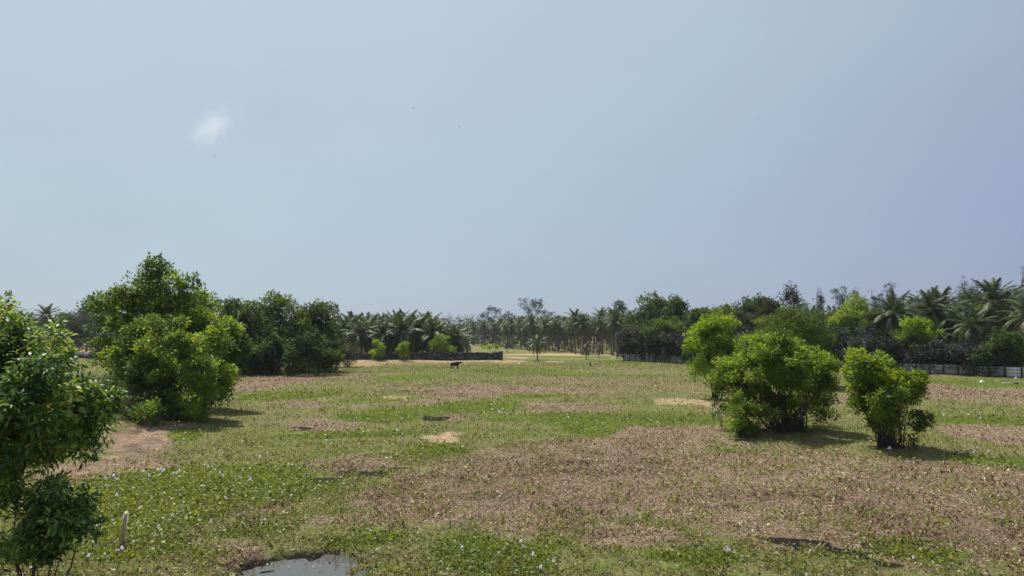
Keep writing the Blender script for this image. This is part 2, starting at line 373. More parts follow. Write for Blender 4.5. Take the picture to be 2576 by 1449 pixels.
# ------------------------------------------------------------------ leaves
def unit(a): return a/(np.linalg.norm(a, axis=-1, keepdims=True)+1e-9)
def leaf_quads(P, D, U, L, Wd, fold=.25, strip=False):
    """pointed leaf blades at P along D with blade normal near U; strip = longer curved blade of two pieces"""
    n = len(P); D = unit(D); S = unit(np.cross(D, U)); N = np.cross(S, D)
    L = np.broadcast_to(L, (n,))[:, None]; Wd = np.broadcast_to(Wd, (n,))[:, None]
    if not strip:
        V = np.stack([P, P+D*L*.45+S*Wd*.5+N*Wd*fold, P+D*L, P+D*L*.45-S*Wd*.5+N*Wd*fold], 1)
        return V.reshape(-1, 3), np.arange(4*n).reshape(n, 4)
    tip = P+D*L-N*L*.25
    V = np.stack([P, P+D*L*.30+S*Wd*.42, P+D*L*.30-S*Wd*.42, P+D*L*.68+S*Wd*.4-N*L*.08, P+D*L*.68-S*Wd*.4-N*L*.08, tip], 1).reshape(-1, 3)
    b = np.arange(n)[:, None]*6
    Q = np.concatenate([b+np.array([[0, 1, 2, 2]]), b+np.array([[1, 3, 4, 2]]), b+np.array([[3, 5, 4, 4]])], 1).reshape(-1, 4)
    return V, Q
def crown(lobes, mat, rng, nclus, per, L, Wd, spread, droop=.2, strip=False, inner=.55, young=.5, rough=.35, up=.35, tscale=1.0, low=-.6, tb=.35, nsub=12):
    """foliage: twigs set through the outer part of each lobe, leaves round each twig"""
    lob0 = np.array([(c[0], c[1], c[2], *(r if not np.isscalar(r) else (r, r, r))) for c, r in lobes], float)
    lob = []
    for q in lob0:                       # boughs: smaller masses standing out from each lobe, with gaps between them
        for _ in range(nsub):
            v = unit(rng.normal(size=3)); v[2] = abs(v[2])**.8*np.sign(v[2]+.55); v = unit(v)
            f = .18+.34*rng.random()**1.3; k = .5+.75*rng.random()
            lob.append((*(q[:3]+v*q[3:6]*k), *(q[3:6]*f*np.array([1, 1, .85]))))
    lob = np.array(lob); ltint = rng.normal(size=len(lob))*.19
    w = (lob[:, 3]*lob[:, 5]); idx = rng.choice(len(lob), nclus, p=w/w.sum())
    u = unit(rng.normal(size=(nclus*2, 3))); u = u[u[:, 2] > low][:nclus]; idx = idx[:len(u)]; nclus = len(u)
    rad = inner + (1-inner)*rng.random(nclus)**.55
    rad = np.where(rng.random(nclus) < .20, 1.0+.55*rng.random(nclus)**1.5, rad)
    p0 = lob[idx, :3]; rr = lob[idx, 3:6]
    seed = int(rng.integers(1000))
    k = 1 + rough*(vnoise(u*2.3+idx[:, None]*7.1, seed)-.5)*2
    C = p0 + u*rr*(rad*k)[:, None]
    out = unit(u + np.array([0, 0, up]) + rng.normal(size=(nclus, 3))*.35)
    tn = vnoise(C/(1.3*tscale), seed+3); tn2 = rng.random(nclus)
    ct = np.clip(tb + ltint[idx] + (tn-.5)*.8 + (tn2-.5)*.35 + np.where(rng.random(nclus) < young*.2, .4, 0), 0, 1)
    ii = np.repeat(np.arange(nclus), per); n = len(ii)
    sp = spread*(.4+.6*rng.random(n))
    off = unit(rng.normal(size=(n, 3))+out[ii]*.6)
    P = C[ii] + off*sp[:, None]
    D = unit(off*.8 + out[ii]*.5 + rng.normal(size=(n, 3))*.45 - np.array([0, 0, droop]))
    U = unit(rng.normal(size=(n, 3))*.55 + np.array([0, 0, 1.0]) + out[ii]*.4)
    s = .7+.6*rng.random(n)
    Vv, Fq = leaf_quads(P, D, U, L*s, Wd*s, .2, strip)
    t = np.clip(ct[ii] + (rng.random(n)-.5)*.25, 0, 1); t[rng.random(n) < .008] = 1.6       # the odd dead yellow leaf
    if strip: t = np.repeat(t, 3)
    return Vv, Fq, t
def bent(a, b, rng, n=6, sag=.12):
    a, b = np.array(a, float), np.array(b, float); t = np.linspace(0, 1, n)[:, None]
    L = np.linalg.norm(b-a); w = rng.normal(size=3)*sag*L*.5; w[2] += sag*L
    return a*(1-t)+b*t + w*np.sin(t*math.pi) + rng.normal(size=(n, 3))*.012*L*np.sin(t*math.pi)
def tree(name, label, base, lobes, mat, seed, nclus, per, L, Wd, spread, group=None, cat='tree', trunk_r=.2, fork=.35, nlimb=9, bark='bark', stems=0, stem_r=.03, stem_spread=.5, **kw):
    """lobes are world points; the thing's Empty stands at base"""
    rng = np.random.default_rng(seed)
    B = np.array(base, float); loc = [(np.array(c)-B, r) for c, r in lobes]
    t = thing(name, tuple(B), label, cat, group)
    Vv, Fq, tt = crown(loc, None, rng, nclus, per, L, Wd, spread, **kw)
    link('crown', mk_mesh('crown', Vv, Fq, M[mat], tt), t)
    cen = np.mean([c for c, r in loc], axis=0); top = max(c[2] for c, r in loc)
    if stems:
        mb = MB()
        for k in range(stems):
            c, r = loc[rng.integers(len(loc))]; rs = r if np.isscalar(r) else r[0]
            a = rng.random()*6.28; q = stem_spread*math.sqrt(rng.random())
            s0 = np.array([q*math.cos(a), q*math.sin(a), -.1]); e = np.array(c)+rng.normal(size=3)*rs*.45
            mb.tube(bent(s0, e, rng, 6, .06), np.linspace(stem_r*(.6+.8*rng.random()), stem_r*.25, 6), 4)
        mb.build('stem', M[bark], t)
    else:
        fk = np.array([cen[0]*.4, cen[1]*.4, top*fork])
        mb = MB(); P = bent((0, 0, -.2), fk, rng, 6, .03)
        mb.tube(P, trunk_r*np.array([1.5, 1.1, 1, .95, .9, .85]), 8)
        mb.build('trunk', M[bark], t, True)
        order = np.argsort([-(r if np.isscalar(r) else r[0]) for c, r in loc])[:nlimb]
        mb = MB()
        for o_ in order:
            c, r = loc[o_]; rs = r if np.isscalar(r) else r[0]
            P = bent(fk*(.8+.2*rng.random()), c, rng, 7, .1); mb.tube(P, np.linspace(trunk_r*.55, trunk_r*.12, 7), 5)
            for q in range(4):
                e = np.array(c)+unit(rng.normal(size=3)+[0, 0, .3])*rs*.8
                mb.tube(bent(P[4+q % 3], e, rng, 5, .08), np.linspace(trunk_r*.2, trunk_r*.05, 5), 4)
        mb.build('limb', M[bark], t)
    return t
def LB(lst, Y, seed=0, dy=.5, ys=1.0):
    """lobes from sightings (px, py, radius px[, extra depth]) at distance Y"""
    rng = np.random.default_rng(seed+100); o = []
    xs = [q[0] for q in lst]; c0 = (min(xs)+max(xs))/2; hw = (max(xs)-min(xs))/2+1
    for q in lst:
        px, py, r = q[:3]; rw = r/F*Y; e = q[3] if len(q) > 3 else (rng.random()-.5)*2*(dy*rw+.62*hw/F*Y*math.sqrt(max(0, 1-((px-c0)/hw)**2)))
        p = at(px, py, Y+e); o.append((np.array(p), (rw, rw*ys, rw*.92)))
    return o
def base_at(px, Y): 
    a, _ = sight(px, 900); return (a*Y, Y, g1(a*Y, Y))

# foreground mango tree on the left, its trunk just outside the frame
MY = 14.0
lob = LB([(-60,890,100,-.2),(40,882,64,.5),(75,920,75,-.3),(-90,1000,150,.3),(30,1000,120,-.6),(110,1010,75,.2),(180,1010,70,-.3),(245,1015,48,.1),(272,1020,30,0),
          (60,1070,90,-.8),(145,1085,62,.3),(-70,1090,100,0),(215,1065,46,.5),(20,1140,58,-.4),(90,1150,40,.2),(-120,820,110,.8),(120,1140,40,.1),(190,1110,36,.1),(60,830,26,.3),
          (-160,1200,120,.2),(150,960,45,.1)], MY, 1, .3)
mg = tree('mango_tree', 'large glossy mango tree filling the left edge in the foreground, trunk out of frame', (-12.8, 14.6, g1(-12.8, 14.6)), lob, 'mango', 11, 2900, 12, .138, .050, .17,
     trunk_r=.24, fork=.35, nlimb=14, droop=.35, strip=True, inner=.45, young=1.0, rough=.5, up=.4, tscale=.5, low=-.85, tb=.52)
lob = LB([(145,1262,40,0),(105,1305,48,.2),(180,1310,40,-.2),(140,1345,48,.1),(90,1355,38,-.1),(60,1375,36,.1),(215,1265,16,.1),(120,1235,18,0),(225,1330,15,-.1),(80,1250,16,.2),(195,1290,28,.1),(110,1385,30,0),(-10,1250,40,.4),(30,1225,22,.2),(20,1400,55,.5)], 13.0, 2, .3)
tree('mango_sapling', 'dark leafy mango bush below the big mango tree, left of the wooden stake', base_at(120, 13.2), lob, 'mango', 12, 560, 12, .135, .05, .15,
     cat='bush', stems=9, stem_r=.03, stem_spread=.15, droop=.35, strip=True, inner=.3, young=.6, rough=.5, tscale=.5, tb=.30, bark='bark')

wb_ = MB(); e0 = np.array([0, 0, 2.1]); e1 = np.array(at(95, 1262, 13.2))-np.array(mg.location)
P_ = bent(e0, e1, np.random.default_rng(4), 8, .05); wb_.tube(P_, np.linspace(.05, .012, 8), 6)
for q_ in (3, 5, 6): wb_.tube(bent(P_[q_], P_[q_]+np.array([.35, -.1, .25 if q_ % 2 else -.3]), np.random.default_rng(q_), 4, .1), [.014, .01, .008, .004], 5)
wb_.build('low_branch', M['bark'], mg)
# two big trees and a shrub on the left
lob = LB([(395,705,38),(390,680,24),(450,735,42),(500,765,34),(370,775,60),(305,785,50),(268,830,38),(430,800,70),(505,790,36),(540,840,46),(480,850,70),(330,850,70),(572,880,30),
          (262,880,30),(290,920,40),(560,900,45),(255,780,26),(345,745,26)], 60, 3)
tree('broadleaf_tree', 'tallest tree on the left with a small peaked top above the skyline', base_at(430, 60), lob, 'broad', 21, 3600, 11, .30, .15, .42,
     trunk_r=.35, fork=.3, inner=.6, young=.6, rough=.4, tscale=1.6, tb=.40)
lob = LB([(330,850,34),(370,845,40),(410,830,34),(445,870,36),(395,890,46),(330,905,36),(300,930,26),(355,940,42),(430,925,44),(480,880,36),(490,930,40),(455,965,40),(525,905,30),(545,935,26),(505,970,34),(400,985,50),
          (345,985,30),(450,1010,40),(380,1030,40),(420,1040,40),(500,1015,26),(540,985,30),(560,975,18),(570,940,14),(575,962,14),(560,1000,14),(480,1035,30),(545,870,24),(540,845,24),(285,900,18),(310,965,20)], 51, 4, .8)
tree('broadleaf_tree', 'low spreading sunlit tree reaching the ground in front of the tallest left tree', base_at(405, 50.5), lob, 'broad', 22, 3400, 12, .25, .125, .36,
     trunk_r=.28, fork=.25, inner=.55, young=1.0, rough=.45, tscale=1.3, tb=.46)
lob = LB([(300,985,36),(340,1000,40),(290,1010,26),(370,1030,36),(320,1040,30)], 47.5, 5)
tree('olive_shrub', 'pale olive feathery shrub at the foot of the spreading left tree', base_at(345, 47.5), lob, 'olive', 23, 420, 22, .13, .03, .32, cat='shrub', stems=26, stem_r=.025, stem_spread=.8, droop=.1, tscale=.8)
lob = LB([(362,1050,28),(385,1040,30),(350,1035,22),(400,1058,20)], 46, 6)
tree('broadleaf_shrub', 'small dark shrub of bare stems under the spreading left tree', base_at(372, 46), lob, 'broad', 24, 150, 9, .2, .1, .28, cat='shrub', stems=42, stem_r=.02, stem_spread=.8, tscale=.8)

# dark clump, middle left
def far_tree(name, label, Y, pts, basepx, mat, seed, nclus=1500, per=9, L=.5, Wd=.24, spread=.6, **kw):
    kw.setdefault('tscale', 2.2); kw.setdefault('trunk_r', .22)
    return tree(name, label, base_at(basepx, Y), LB(pts, Y, seed), mat, seed, nclus, per, L, Wd, spread, **kw)
far_tree('dense_tree', 'dark dense tree joined to the right side of the tallest left tree', 112, [(585,825,42),(620,800,36),(640,860,55),(600,880,46),(655,900,46),(565,860,36),(625,920,36),(575,795,28)], 615, 'deep', 31, tb=.45, young=.8)
far_tree('dense_tree', 'dark dense tree with the highest round crown in the middle left clump', 120, [(690,772,30),(705,795,44),(672,805,34),(665,850,50),(725,855,55),(700,905,50),(740,810,30),(690,760,18)], 700, 'deep', 32, tb=.5, young=1.0)
far_tree('dense_tree', 'dark dense tree at the right end of the middle left clump, beside the walled palms', 122, [(800,795,32),(822,812,38),(785,845,54),(830,860,36),(778,900,46),(820,900,34),(760,830,38),(840,885,22)], 800, 'deep', 33, tb=.42, young=.7)
far_tree('dense_tree', 'low dark tree standing in front of the middle left clump', 110, [(600,905,28),(640,892,32),(680,905,28),(720,885,34),(760,902,30),(800,896,30),(835,908,20),(660,915,24),(740,912,24),(780,870,26),(660,870,26)], 700, 'deep', 34, tb=.32, young=.4)

# ------------------------------------------------------------------ coconut palms
def frond_geo(rng, az, e0, L, nl, lw, droopk, dead=False):
    n = 9; s = np.linspace(0, 1, n)
    el = e0 - droopk*s**1.3
    st = L/(n-1); d = np.stack([np.cos(el)*math.cos(az), np.cos(el)*math.sin(az), np.sin(el)], 1)
    P = np.vstack([[0, 0, 0], np.cumsum(d[:-1]*st, axis=0)])
    side = np.array([-math.sin(az), math.cos(az), 0.0])
    q = np.linspace(.13, .99, nl); PP = np.stack([np.interp(q, s, P[:, k]) for k in range(3)], 1); DD = unit(np.stack([np.interp(q, s, d[:, k]) for k in range(3)], 1))
    up = np.cross(side, DD)*1.0; up = np.where(up[:, 2:3] < 0, -up, up)
    prof = np.clip(np.sin(np.pi*np.clip(q*.82+.14, 0, 1))**.8, .2, 1)*.19*L
    Vs, Fs = [], []; c = 0
    for sg in (-1, 1):
        ang = R(50)+rng.normal(size=nl)*.10
        sag = .35+.35*rng.random(nl)+(.7 if dead else 0)
        dl = unit(sg*side*np.sin(ang)[:, None] + DD*np.cos(ang)[:, None] + up*.18 - np.array([0, 0, 1])*sag[:, None])
        ln = prof*(.85+.3*rng.random(nl))
        w = DD*lw*.5
        tip = PP+dl*ln[:, None]
        V_ = np.stack([PP-w, PP+w, tip+w*.25, tip-w*.25], 1).reshape(-1, 3)
        Vs.append(V_); Fs.append(np.arange(4*nl).reshape(nl, 4)+c); c += 4*nl
    # rachis
    w = side*.045*L/4.5
    k = np.linspace(1, .25, n)[:, None]
    V_ = np.stack([P-w*k, P+w*k], 1).reshape(-1, 3)
    a = np.arange(n-1)*2
    Vs.append(V_); Fs.append(np.stack([a, a+1, a+3, a+2], 1)+c)
    return np.vstack(Vs), np.vstack(Fs), 2*nl, n-1
def palm_proto(seed, H, L=4.6, nf=24, nl=26, lw=.13, lean=.05, droop=1.5, dead=3, trunk_r=.14, emax=85, emin=-25):
    rng = np.random.default_rng(seed)
    t = thing('coconut_palm', (0, 0, -500), 'coconut palm', 'palm tree')
    a = rng.random()*6.28; tp = np.array([math.cos(a)*lean*H, math.sin(a)*lean*H, H])
    s = np.linspace(0, 1, 9)[:, None]
    P = np.array([0, 0, -.25])*(1-s)+tp*s; P[:, :2] = tp[:2]*(s**1.8)
    mb = MB(); mb.tube(P, trunk_r*np.array([2.1, 1.35, 1.1, 1.0, .95, .92, .9, .88, .85]), 7); mb.build('trunk', M['palmtrunk'], t, True)
    mb = MB(); ga = 2.39996
    for k in range(nf):
        f = (k+.5)/nf; e0 = R(emax+(emin-emax)*f**.85)+rng.normal()*.07
        V_, F_, n1, n2 = frond_geo(rng, k*ga+rng.normal()*.15, e0, L*(.72+.28*math.sin(min(1, f*1.6+.15)*1.57))*(.92+.16*rng.random()), nl, lw, R(42)+R(38)*f*droop*.8+rng.normal()*.08)
        tint = np.concatenate([np.clip(.35+.28*f+(rng.random()-.5)*.35+rng.normal(size=n1)*.08, 0, 1), np.full(n2, .9)])
        mb.add(V_+tp, F_, tint)
    mb.build('crown', M['palm'], t)
    if dead:
        mb = MB()
        for k in range(dead):
            V_, F_, n1, n2 = frond_geo(rng, rng.random()*6.28, R(-35-30*rng.random()), L*.85, max(nl*2//3, 8), lw, R(35), True)
            mb.add(V_+tp-[0, 0, .25], F_, rng.random())
        mb.build('dead_frond', M['palm_dry'], t)
    return t
PROTO = dict(
    tall=[palm_proto(s, 9.4+.5*s, 4.4, 30, 18, .30, .05, 1.5, 3, .18, 85, -50) for s in range(5)],
    bushy=[palm_proto(20+s, 5.6+.6*s, 6.2, 36, 30, .24, .05, 1.45, 4, .17, 88, -50) for s in range(4)],
    near=[palm_proto(40+s, 11.0, 5.8, 36, 36, .19, .06, 1.6, 6, .15, 86, -55) for s in range(4)],
    young=[palm_proto(60+s, 4.4, 3.7, 20, 18, .24, .03, 1.4, 4, .13, 82, -45) for s in range(2)])
USED = set(); prng = np.random.default_rng(77)
def palm(kind, v, x, y, rz, sc, label, group=None, tilt=0.0):
    src = PROTO[kind][v % len(PROTO[kind])]; z = g1(x, y)-.05
    rx, ry = prng.normal()*.03+tilt, prng.normal()*.03
    if src.name not in USED:
        USED.add(src.name); src.location = (x, y, z); src.rotation_euler = (rx, ry, rz); src.scale = (sc,)*3; src['label'] = label
        if group: src['group'] = group
        return src
    return copy_thing(src, (x, y, z), rz, sc, label, group, rx, ry)
def palm_px(kind, v, px, Y, top, label, group=None, rz=0, tilt=0):
    """a palm whose highest fronds reach the sighting (px, top)"""
    p = at(px, top, Y); src = PROTO[kind][v % len(PROTO[kind])]
    hh = {'tall': 9.4+.5*v+3.6, 'bushy': 5.6+.6*v+4.6, 'near': 15.4, 'young': 6.9}[kind]
    return palm(kind, v, p.x, Y, rz, max(.5, (p.z-g1(p.x, Y))/hh), label, group, tilt)

# grove in the centre: rows behind a slanting front edge
GL = 'slim coconut palm among the many of the planted grove beyond the field'
GG = 'coconut palms of the central grove'
fr = [(1195,869),(1260,876),(1330,884),(1400,889),(1460,893),(1530,897),(1590,901)]
fpts = [onground(a, b) for a, b in fr]
cand = []
grng = np.random.default_rng(5)
for u in range(-30, 60):
    for v in range(0, 60):
        x = u*7.9 + (v % 2)*1.5 + grng.normal()*1.1 - 10; y = 170+v*8.2 + grng.normal()*1.1 - u*1.2
        px = 1288+x/y*F
        if not (1172 < px < 1618): continue
        edge = np.interp(x/y, [p.x/p.y for p in fpts], [p.y for p in fpts])
        if y < edge or y > 560: continue
        if px < 1270 and y < 350: continue
        cand.append((y, x))
cand.sort()
for k, (y, x) in enumerate(cand[:258]):
    far = max(0, (y-330)/200)
    palm('tall', k % 5, x, y, grng.random()*6.28, .92+.2*grng.random()+.12*far, GL, GG)
# single palms standing clear of the grove
for px, py, v, top, lab in [(1352,905,0,838,'lone young coconut palm standing by itself in front of the grove, above the dark pit'),
                            (1475,905,1,858,'young coconut palm at the grove front, slim and left of the two beside it'),
                            (1506,902,0,860,'smallest young coconut palm at the grove front, between two taller young palms'),
                            (1575,904,1,853,'young coconut palm at the right end of the grove front, near the panel fence'),
                            (1276,886,0,845,'small coconut palm left of the lone young palm, past the stone wall end')]:
    p = onground(px, py); palm_px('young', v, px, p.y, top, lab, None, grng.random()*6)

# plantation behind the stone wall
WL = 'bushy coconut palm in the crowded plantation behind the dark stone wall'
WG = 'coconut palms behind the stone wall'
rows = [(163, [(1018,783),(1090,795),(905,800),(960,805),(1145,812)]), (170, [(870,792),(935,790),(1050,782),(985,795),(1115,805)]), (180, [(895,783),(965,782),(1020,776),(1072,780),(845,790),(1135,815)]),
        (192, [(880,778),(925,783),(995,776),(1045,783),(1095,790),(1160,822)])]
for r_, (Yp, lst) in enumerate(rows):
    for k, (px, top) in enumerate(lst):
        lab = WL; grp = WG
        if r_ == 0 and k == 0: lab, grp = 'largest coconut palm with long drooping fronds just behind the middle of the stone wall', None
        palm_px('bushy', (k+r_) % 4, px, Yp+grng.random()*3, top, lab, grp, grng.random()*6)
# palms above the trees on the left
for px, Yp, top, lab in [(110,205,757,'coconut palm rising alone above the far left trees'),(222,205,762,'coconut palm half hidden behind the tallest left tree'),
                         (262,215,748,'coconut palm top showing over the left shoulder of the tallest left tree'),(575,165,757,'coconut palm top between the tallest left tree and the dark clump'),
                         (762,165,765,'coconut palm top between the two crowns of the dark clump'),(52,190,775,'coconut palm behind the top of the foreground mango tree'),(10,195,760,'coconut palm at the left edge behind the mango tree')]:
    palm_px('tall', int(px) % 5, px, Yp, top, lab, None, grng.random()*6)
# palms on the right, behind the panel fence
for kind, v, px, Yp, top, lab in [
    ('near',0,2235,125,728,'tall coconut palm behind the fence, above the umbrella tree and to its left'),
    ('near',1,2318,128,720,'tall coconut palm right of the casuarinas, highest of the middle pair behind the fence'),
    ('near',2,2375,132,718,'tall coconut palm behind the fence, right of the yellow green umbrella tree'),
    ('near',3,2428,113,768,'leaning coconut palm with pale drooping fronds right behind the fence'),
    ('near',0,2510,122,690,'tallest coconut palm at the right edge with its crown above the skyline'),
    ('near',2,2572,112,738,'coconut palm cut by the right edge with hanging pale fronds'),
    ('near',3,2640,116,700,'coconut palm just past the right edge'),
    ('near',1,2460,136,720,'coconut palm behind the leaning palm, near the right edge'),
    ('tall',0,2045,165,760,'dark coconut palm left of the rounded casuarina on the right'),
    ('tall',2,2085,160,768,'coconut palm below the casuarinas, left of the tall palms'),
    ('tall',4,2170,150,755,'coconut palm behind the green flat topped tree on the right'),
    ('tall',1,1935,190,768,'coconut palm top directly left of the sparse pale tree'),
    ('tall',3,1905,200,765,'coconut palm top in the right skyline, left of the sparse pale tree'),
    ('tall',0,1875,215,768,'small coconut palm top on the right skyline above the brownish tree'),
    ('tall',2,1812,210,757,'slim coconut palm standing highest over the trees right of the big dark tree'),
    ('tall',1,1775,215,765,'coconut palm top with a round mop, right of the big dark tree'),
    ('tall',4,1745,222,772,'coconut palm top just right of the big dark tree'),
    ('tall',3,1842,205,762,'coconut palm top next to the slim highest palm'),
    ('near',2,2000,150,790,'coconut palm behind the green tree in the middle right'),
    ('near',0,2130,140,778,'coconut palm behind the dark hedge, left of the flat topped tree')]:
    p = palm_px(kind, v, px, Yp, top, lab, None, grng.random()*6, 0)
brng = np.random.default_rng(66)
for k, (px, Yp, top) in enumerate([(2185,142,765),(2262,140,752),(2290,150,738),(2345,146,745),(2350,120,800),(2405,150,730),(2450,126,775),(2490,146,715),(2545,140,712),(2555,119,795),(2600,130,715),(2395,124,800),
                                   (2255,122,815),(2120,150,770),(2060,155,778),(1965,175,782),(1990,180,775),(2300,125,790)]):
    palm_px('near' if Yp < 160 else 'tall', k % 4, px, Yp, top, 'coconut palm in the crowded stand behind the right half of the fence', 'coconut palms behind the fence', brng.random()*6.28)
for k in PROTO:                                   # a source that found no place is dropped
    for s_ in PROTO[k]:
        if s_.name not in USED:
            for ch in list(s_.children): bpy.data.objects.remove(ch)
            bpy.data.objects.remove(s_)

# ------------------------------------------------------------------ far trees
def needle_tree(label, px, Y, top, wpx, seed, n=420, mat='needle', name='casuarina_tree', group=None, lobes=None, bot=None):
    p = at(px, top, Y); H = p.z; w = wpx/F*Y
    rng = np.random.default_rng(seed); lb = []
    for k in range(9):
        f = k/8; z = H*(.42+.56*f); r = w*(.55*(1-f)**.7+.12)
        lb.append((np.array([p.x+rng.normal()*w*.16, Y+rng.normal()*w*.2, z]), (r, r, r*1.5)))
    return tree(name, label, (p.x, Y, g1(p.x, Y)), lobes or lb, mat, seed, n, 9, .75, .07, .55, group=group, trunk_r=.22, fork=.55, nlimb=9, droop=-.25, up=1.0, inner=.3, rough=.6, tscale=2)
for k, (px, Y, top, wpx, lab) in enumerate([
    (2062,190,728,15,'narrow rounded casuarina on the right skyline, between the sparse pale tree and the darkest casuarina'),
    (2118,180,716,26,'darkest casuarina with a square top on the right skyline'),
    (2155,185,728,24,'grey casuarina just right of the darkest one on the right skyline'),
    (2205,180,735,22,'small casuarina left of the pair above the right palms'),
    (2238,172,715,34,'broad feathery casuarina behind the palm left of the umbrella tree'),
    (2425,170,703,36,'misty casuarina behind the right hand palms'),
    (2455,175,712,28,'faint casuarina between the misty one and the tallest right palm'),
    (2578,160,675,20,'casuarina tip at the upper right edge'),
    (1880,225,758,10,'thin casuarina spike among the palm tops right of the big dark tree')]):
    needle_tree(lab, px, Y, top, wpx, 300+k, 420)
for k in range(9):
    needle_tree('hazy grey casuarina in the distant row beyond the plantation, left of the central grove', 1125+k*13+grng.normal()*3, 560+grng.random()*40, 786+grng.random()*9, 16, 330+k, 160, group='distant casuarinas beyond the plantation')
def airy(label, Y, pts, basepx, mat, seed, nclus, name='airy_tree', **kw):
    kw.setdefault('tscale', 3); kw.setdefault('trunk_r', .3)
    return tree(name, label, base_at(basepx, Y), LB(pts, Y, seed), mat, seed, nclus, 8, .75, .28, .85, inner=.35, rough=.7, **kw)
airy('large airy grey tree rising highest above the central palm grove', 440, [(1318,760,11),(1335,768,14),(1352,775,15),(1345,790,15),(1370,790,12),(1328,780,10),(1388,795,10),(1360,762,8),(1310,772,7)], 1345, 'thorn', 351, 480)
airy('pale brownish bare tree left of the highest airy tree above the grove', 440, [(1238,782,10),(1225,795,10),(1250,790,11),(1265,800,8),(1212,800,7)], 1240, 'needle', 352, 240)
airy('thin pale bare tree just left of the highest airy tree', 450, [(1280,795,9),(1293,800,8),(1270,802,6)], 1282, 'needle', 353, 120)
airy('bare twiggy tree top above the palms at the right end of the grove', 235, [(1560,772,8),(1568,785,9),(1552,785,7)], 1562, 'needle', 354, 90)
airy('sparse pale tree with see-through crown on the right skyline', 185, [(1985,735,15),(1975,748,12),(2000,752,16),(1990,765,18),(2010,768,12)], 1990, 'needle', 355, 130)

# big dark tree and greens at the centre right
far_tree('dense_tree', 'big dark round tree at the right end of the palm grove', 178, [(1640,785,28),(1690,775,28),(1660,772,22),(1665,805,50),(1628,820,36),(1708,808,34),(1655,845,44),(1705,840,36),(1615,845,24),(1712,785,20)], 1665, 'deep', 401, 1700, 9, .65, .32, .8, tb=.42, young=.6)
far_tree('broadleaf_tree', 'mid green rounded tree in front of the big dark tree', 166, [(1690,835,26),(1660,850,30),(1718,845,24),(1690,868,32),(1650,870,24),(1725,868,22),(1675,825,14)], 1690, 'deep', 402, 1100, 9, .5, .25, .6, tb=.62, young=1.0)
far_tree('broadleaf_tree', 'mid green tree behind the left yellow green bush, under the palm tops', 172, [(1765,800,26),(1745,815,24),(1790,815,28),(1815,795,24),(1770,835,28)], 1770, 'deep', 403, 900, 9, .5, .25, .6, tb=.6, young=1.0)
far_tree('broadleaf_tree', 'dark green crown on the right skyline between the slim palm and the sparse pale tree', 185, [(1880,775,22),(1905,772,24),(1930,778,20),(1895,795,28),(1925,800,24)], 1905, 'deep', 404, 800, 9, .55, .28, .65, tb=.45)
far_tree('brown_tree', 'brownish tree with withered top between the yellow green bush and the green tree', 150, [(1870,812,28),(1900,818,24),(1850,825,22),(1880,840,28)], 1875, 'olive', 405, 700, 10, .42, .2, .5, tb=.45)
far_tree('brown_tree', 'brownish bare topped tree above the green tree in the middle right', 140, [(1935,775,18),(1950,790,20),(1925,795,16)], 1940, 'olive', 406, 300, 10, .42, .2, .5, tb=.5)
far_tree('broadleaf_tree', 'green spreading tree behind the largest bush, in front of the dark hedge', 86, [(1960,830,46),(2000,812,40),(2040,835,42),(1935,855,32),(2000,860,60),(2060,865,34),(2020,900,56),(1960,900,40),(2075,895,22),(2060,910,30),(2000,940,40)], 2005, 'mid', 407, 2600, 11, .24, .11, .40, tb=.50, young=.6, tscale=1.6)
far_tree('flat_topped_tree', 'green flat topped tree with layered crown on the right, above the dark hedge', 135, [(2140,783,30),(2120,800,22),(2160,798,24),(2140,815,32),(2172,780,12),(2110,815,18)], 2142, 'broad', 408, 800, 9, .42, .2, .5, tb=.62, young=.6)
far_tree('umbrella_tree', 'yellow green umbrella shaped tree just behind the panel fence', 119, [(2300,822,(24)),(2325,830,22),(2280,845,22),(2335,848,24),(2300,858,26),(2315,812,14),(2268,855,14),(2310,880,16)], 2308, 'bright', 409, 620, 9, .34, .15, .42, tb=.62, young=.8)
far_tree('broadleaf_shrub', 'dull green shrub rising over the fence under the umbrella tree', 118.5, [(2300,905,20),(2320,900,18),(2295,925,22),(2318,920,18)], 2305, 'olive', 410, 300, 9, .3, .14, .36, cat='shrub', tb=.5)
far_tree('broadleaf_shrub', 'small bright green shrub above the fence below the leaning palm', 113.5, [(2395,920,14),(2405,908,12),(2385,930,10)], 2395, 'broad', 411, 150, 9, .28, .13, .3, cat='shrub', tb=.6)
far_tree('broadleaf_tree', 'light green tree between the leaning palm and the right edge', 128, [(2480,790,26),(2500,815,26),(2470,815,20),(2490,840,24)], 2485, 'broad', 412, 500, 9, .38, .18, .45, tb=.6, young=.8)
far_tree('dense_tree', 'very dark leafy tree above the fence at the right edge', 107, [(2500,880,32),(2540,870,34),(2520,905,34),(2570,890,36),(2480,915,22),(2555,920,30),(2600,900,40)], 2535, 'deep', 413, 900, 9, .42, .22, .5, tb=.36, young=.4)
far_tree('thorn_tree', 'round grey green thorn tree with a dark trunk on the far left dry bank', 175, [(175,815,38),(150,830,34),(200,830,32),(175,845,40),(138,850,24),(210,850,22),(160,865,26),(190,862,26)], 172, 'thorn', 414, 900, 14, .38, .13, .7, tb=.45, fork=.35)
far_tree('thorn_tree', 'grey green tree behind the thorn tree, right against the tallest left tree', 185, [(225,815,24),(240,840,26),(225,860,22),(215,800,16),(245,870,20)], 232, 'thorn', 415, 500, 12, .4, .15, .6, tb=.4)
far_tree('broadleaf_shrub', 'small green shrub on the far left bank beside the mango tree', 120, [(155,885,14),(140,890,14),(170,892,12)], 155, 'broad', 416, 160, 9, .28, .13, .3, cat='shrub', tb=.5)
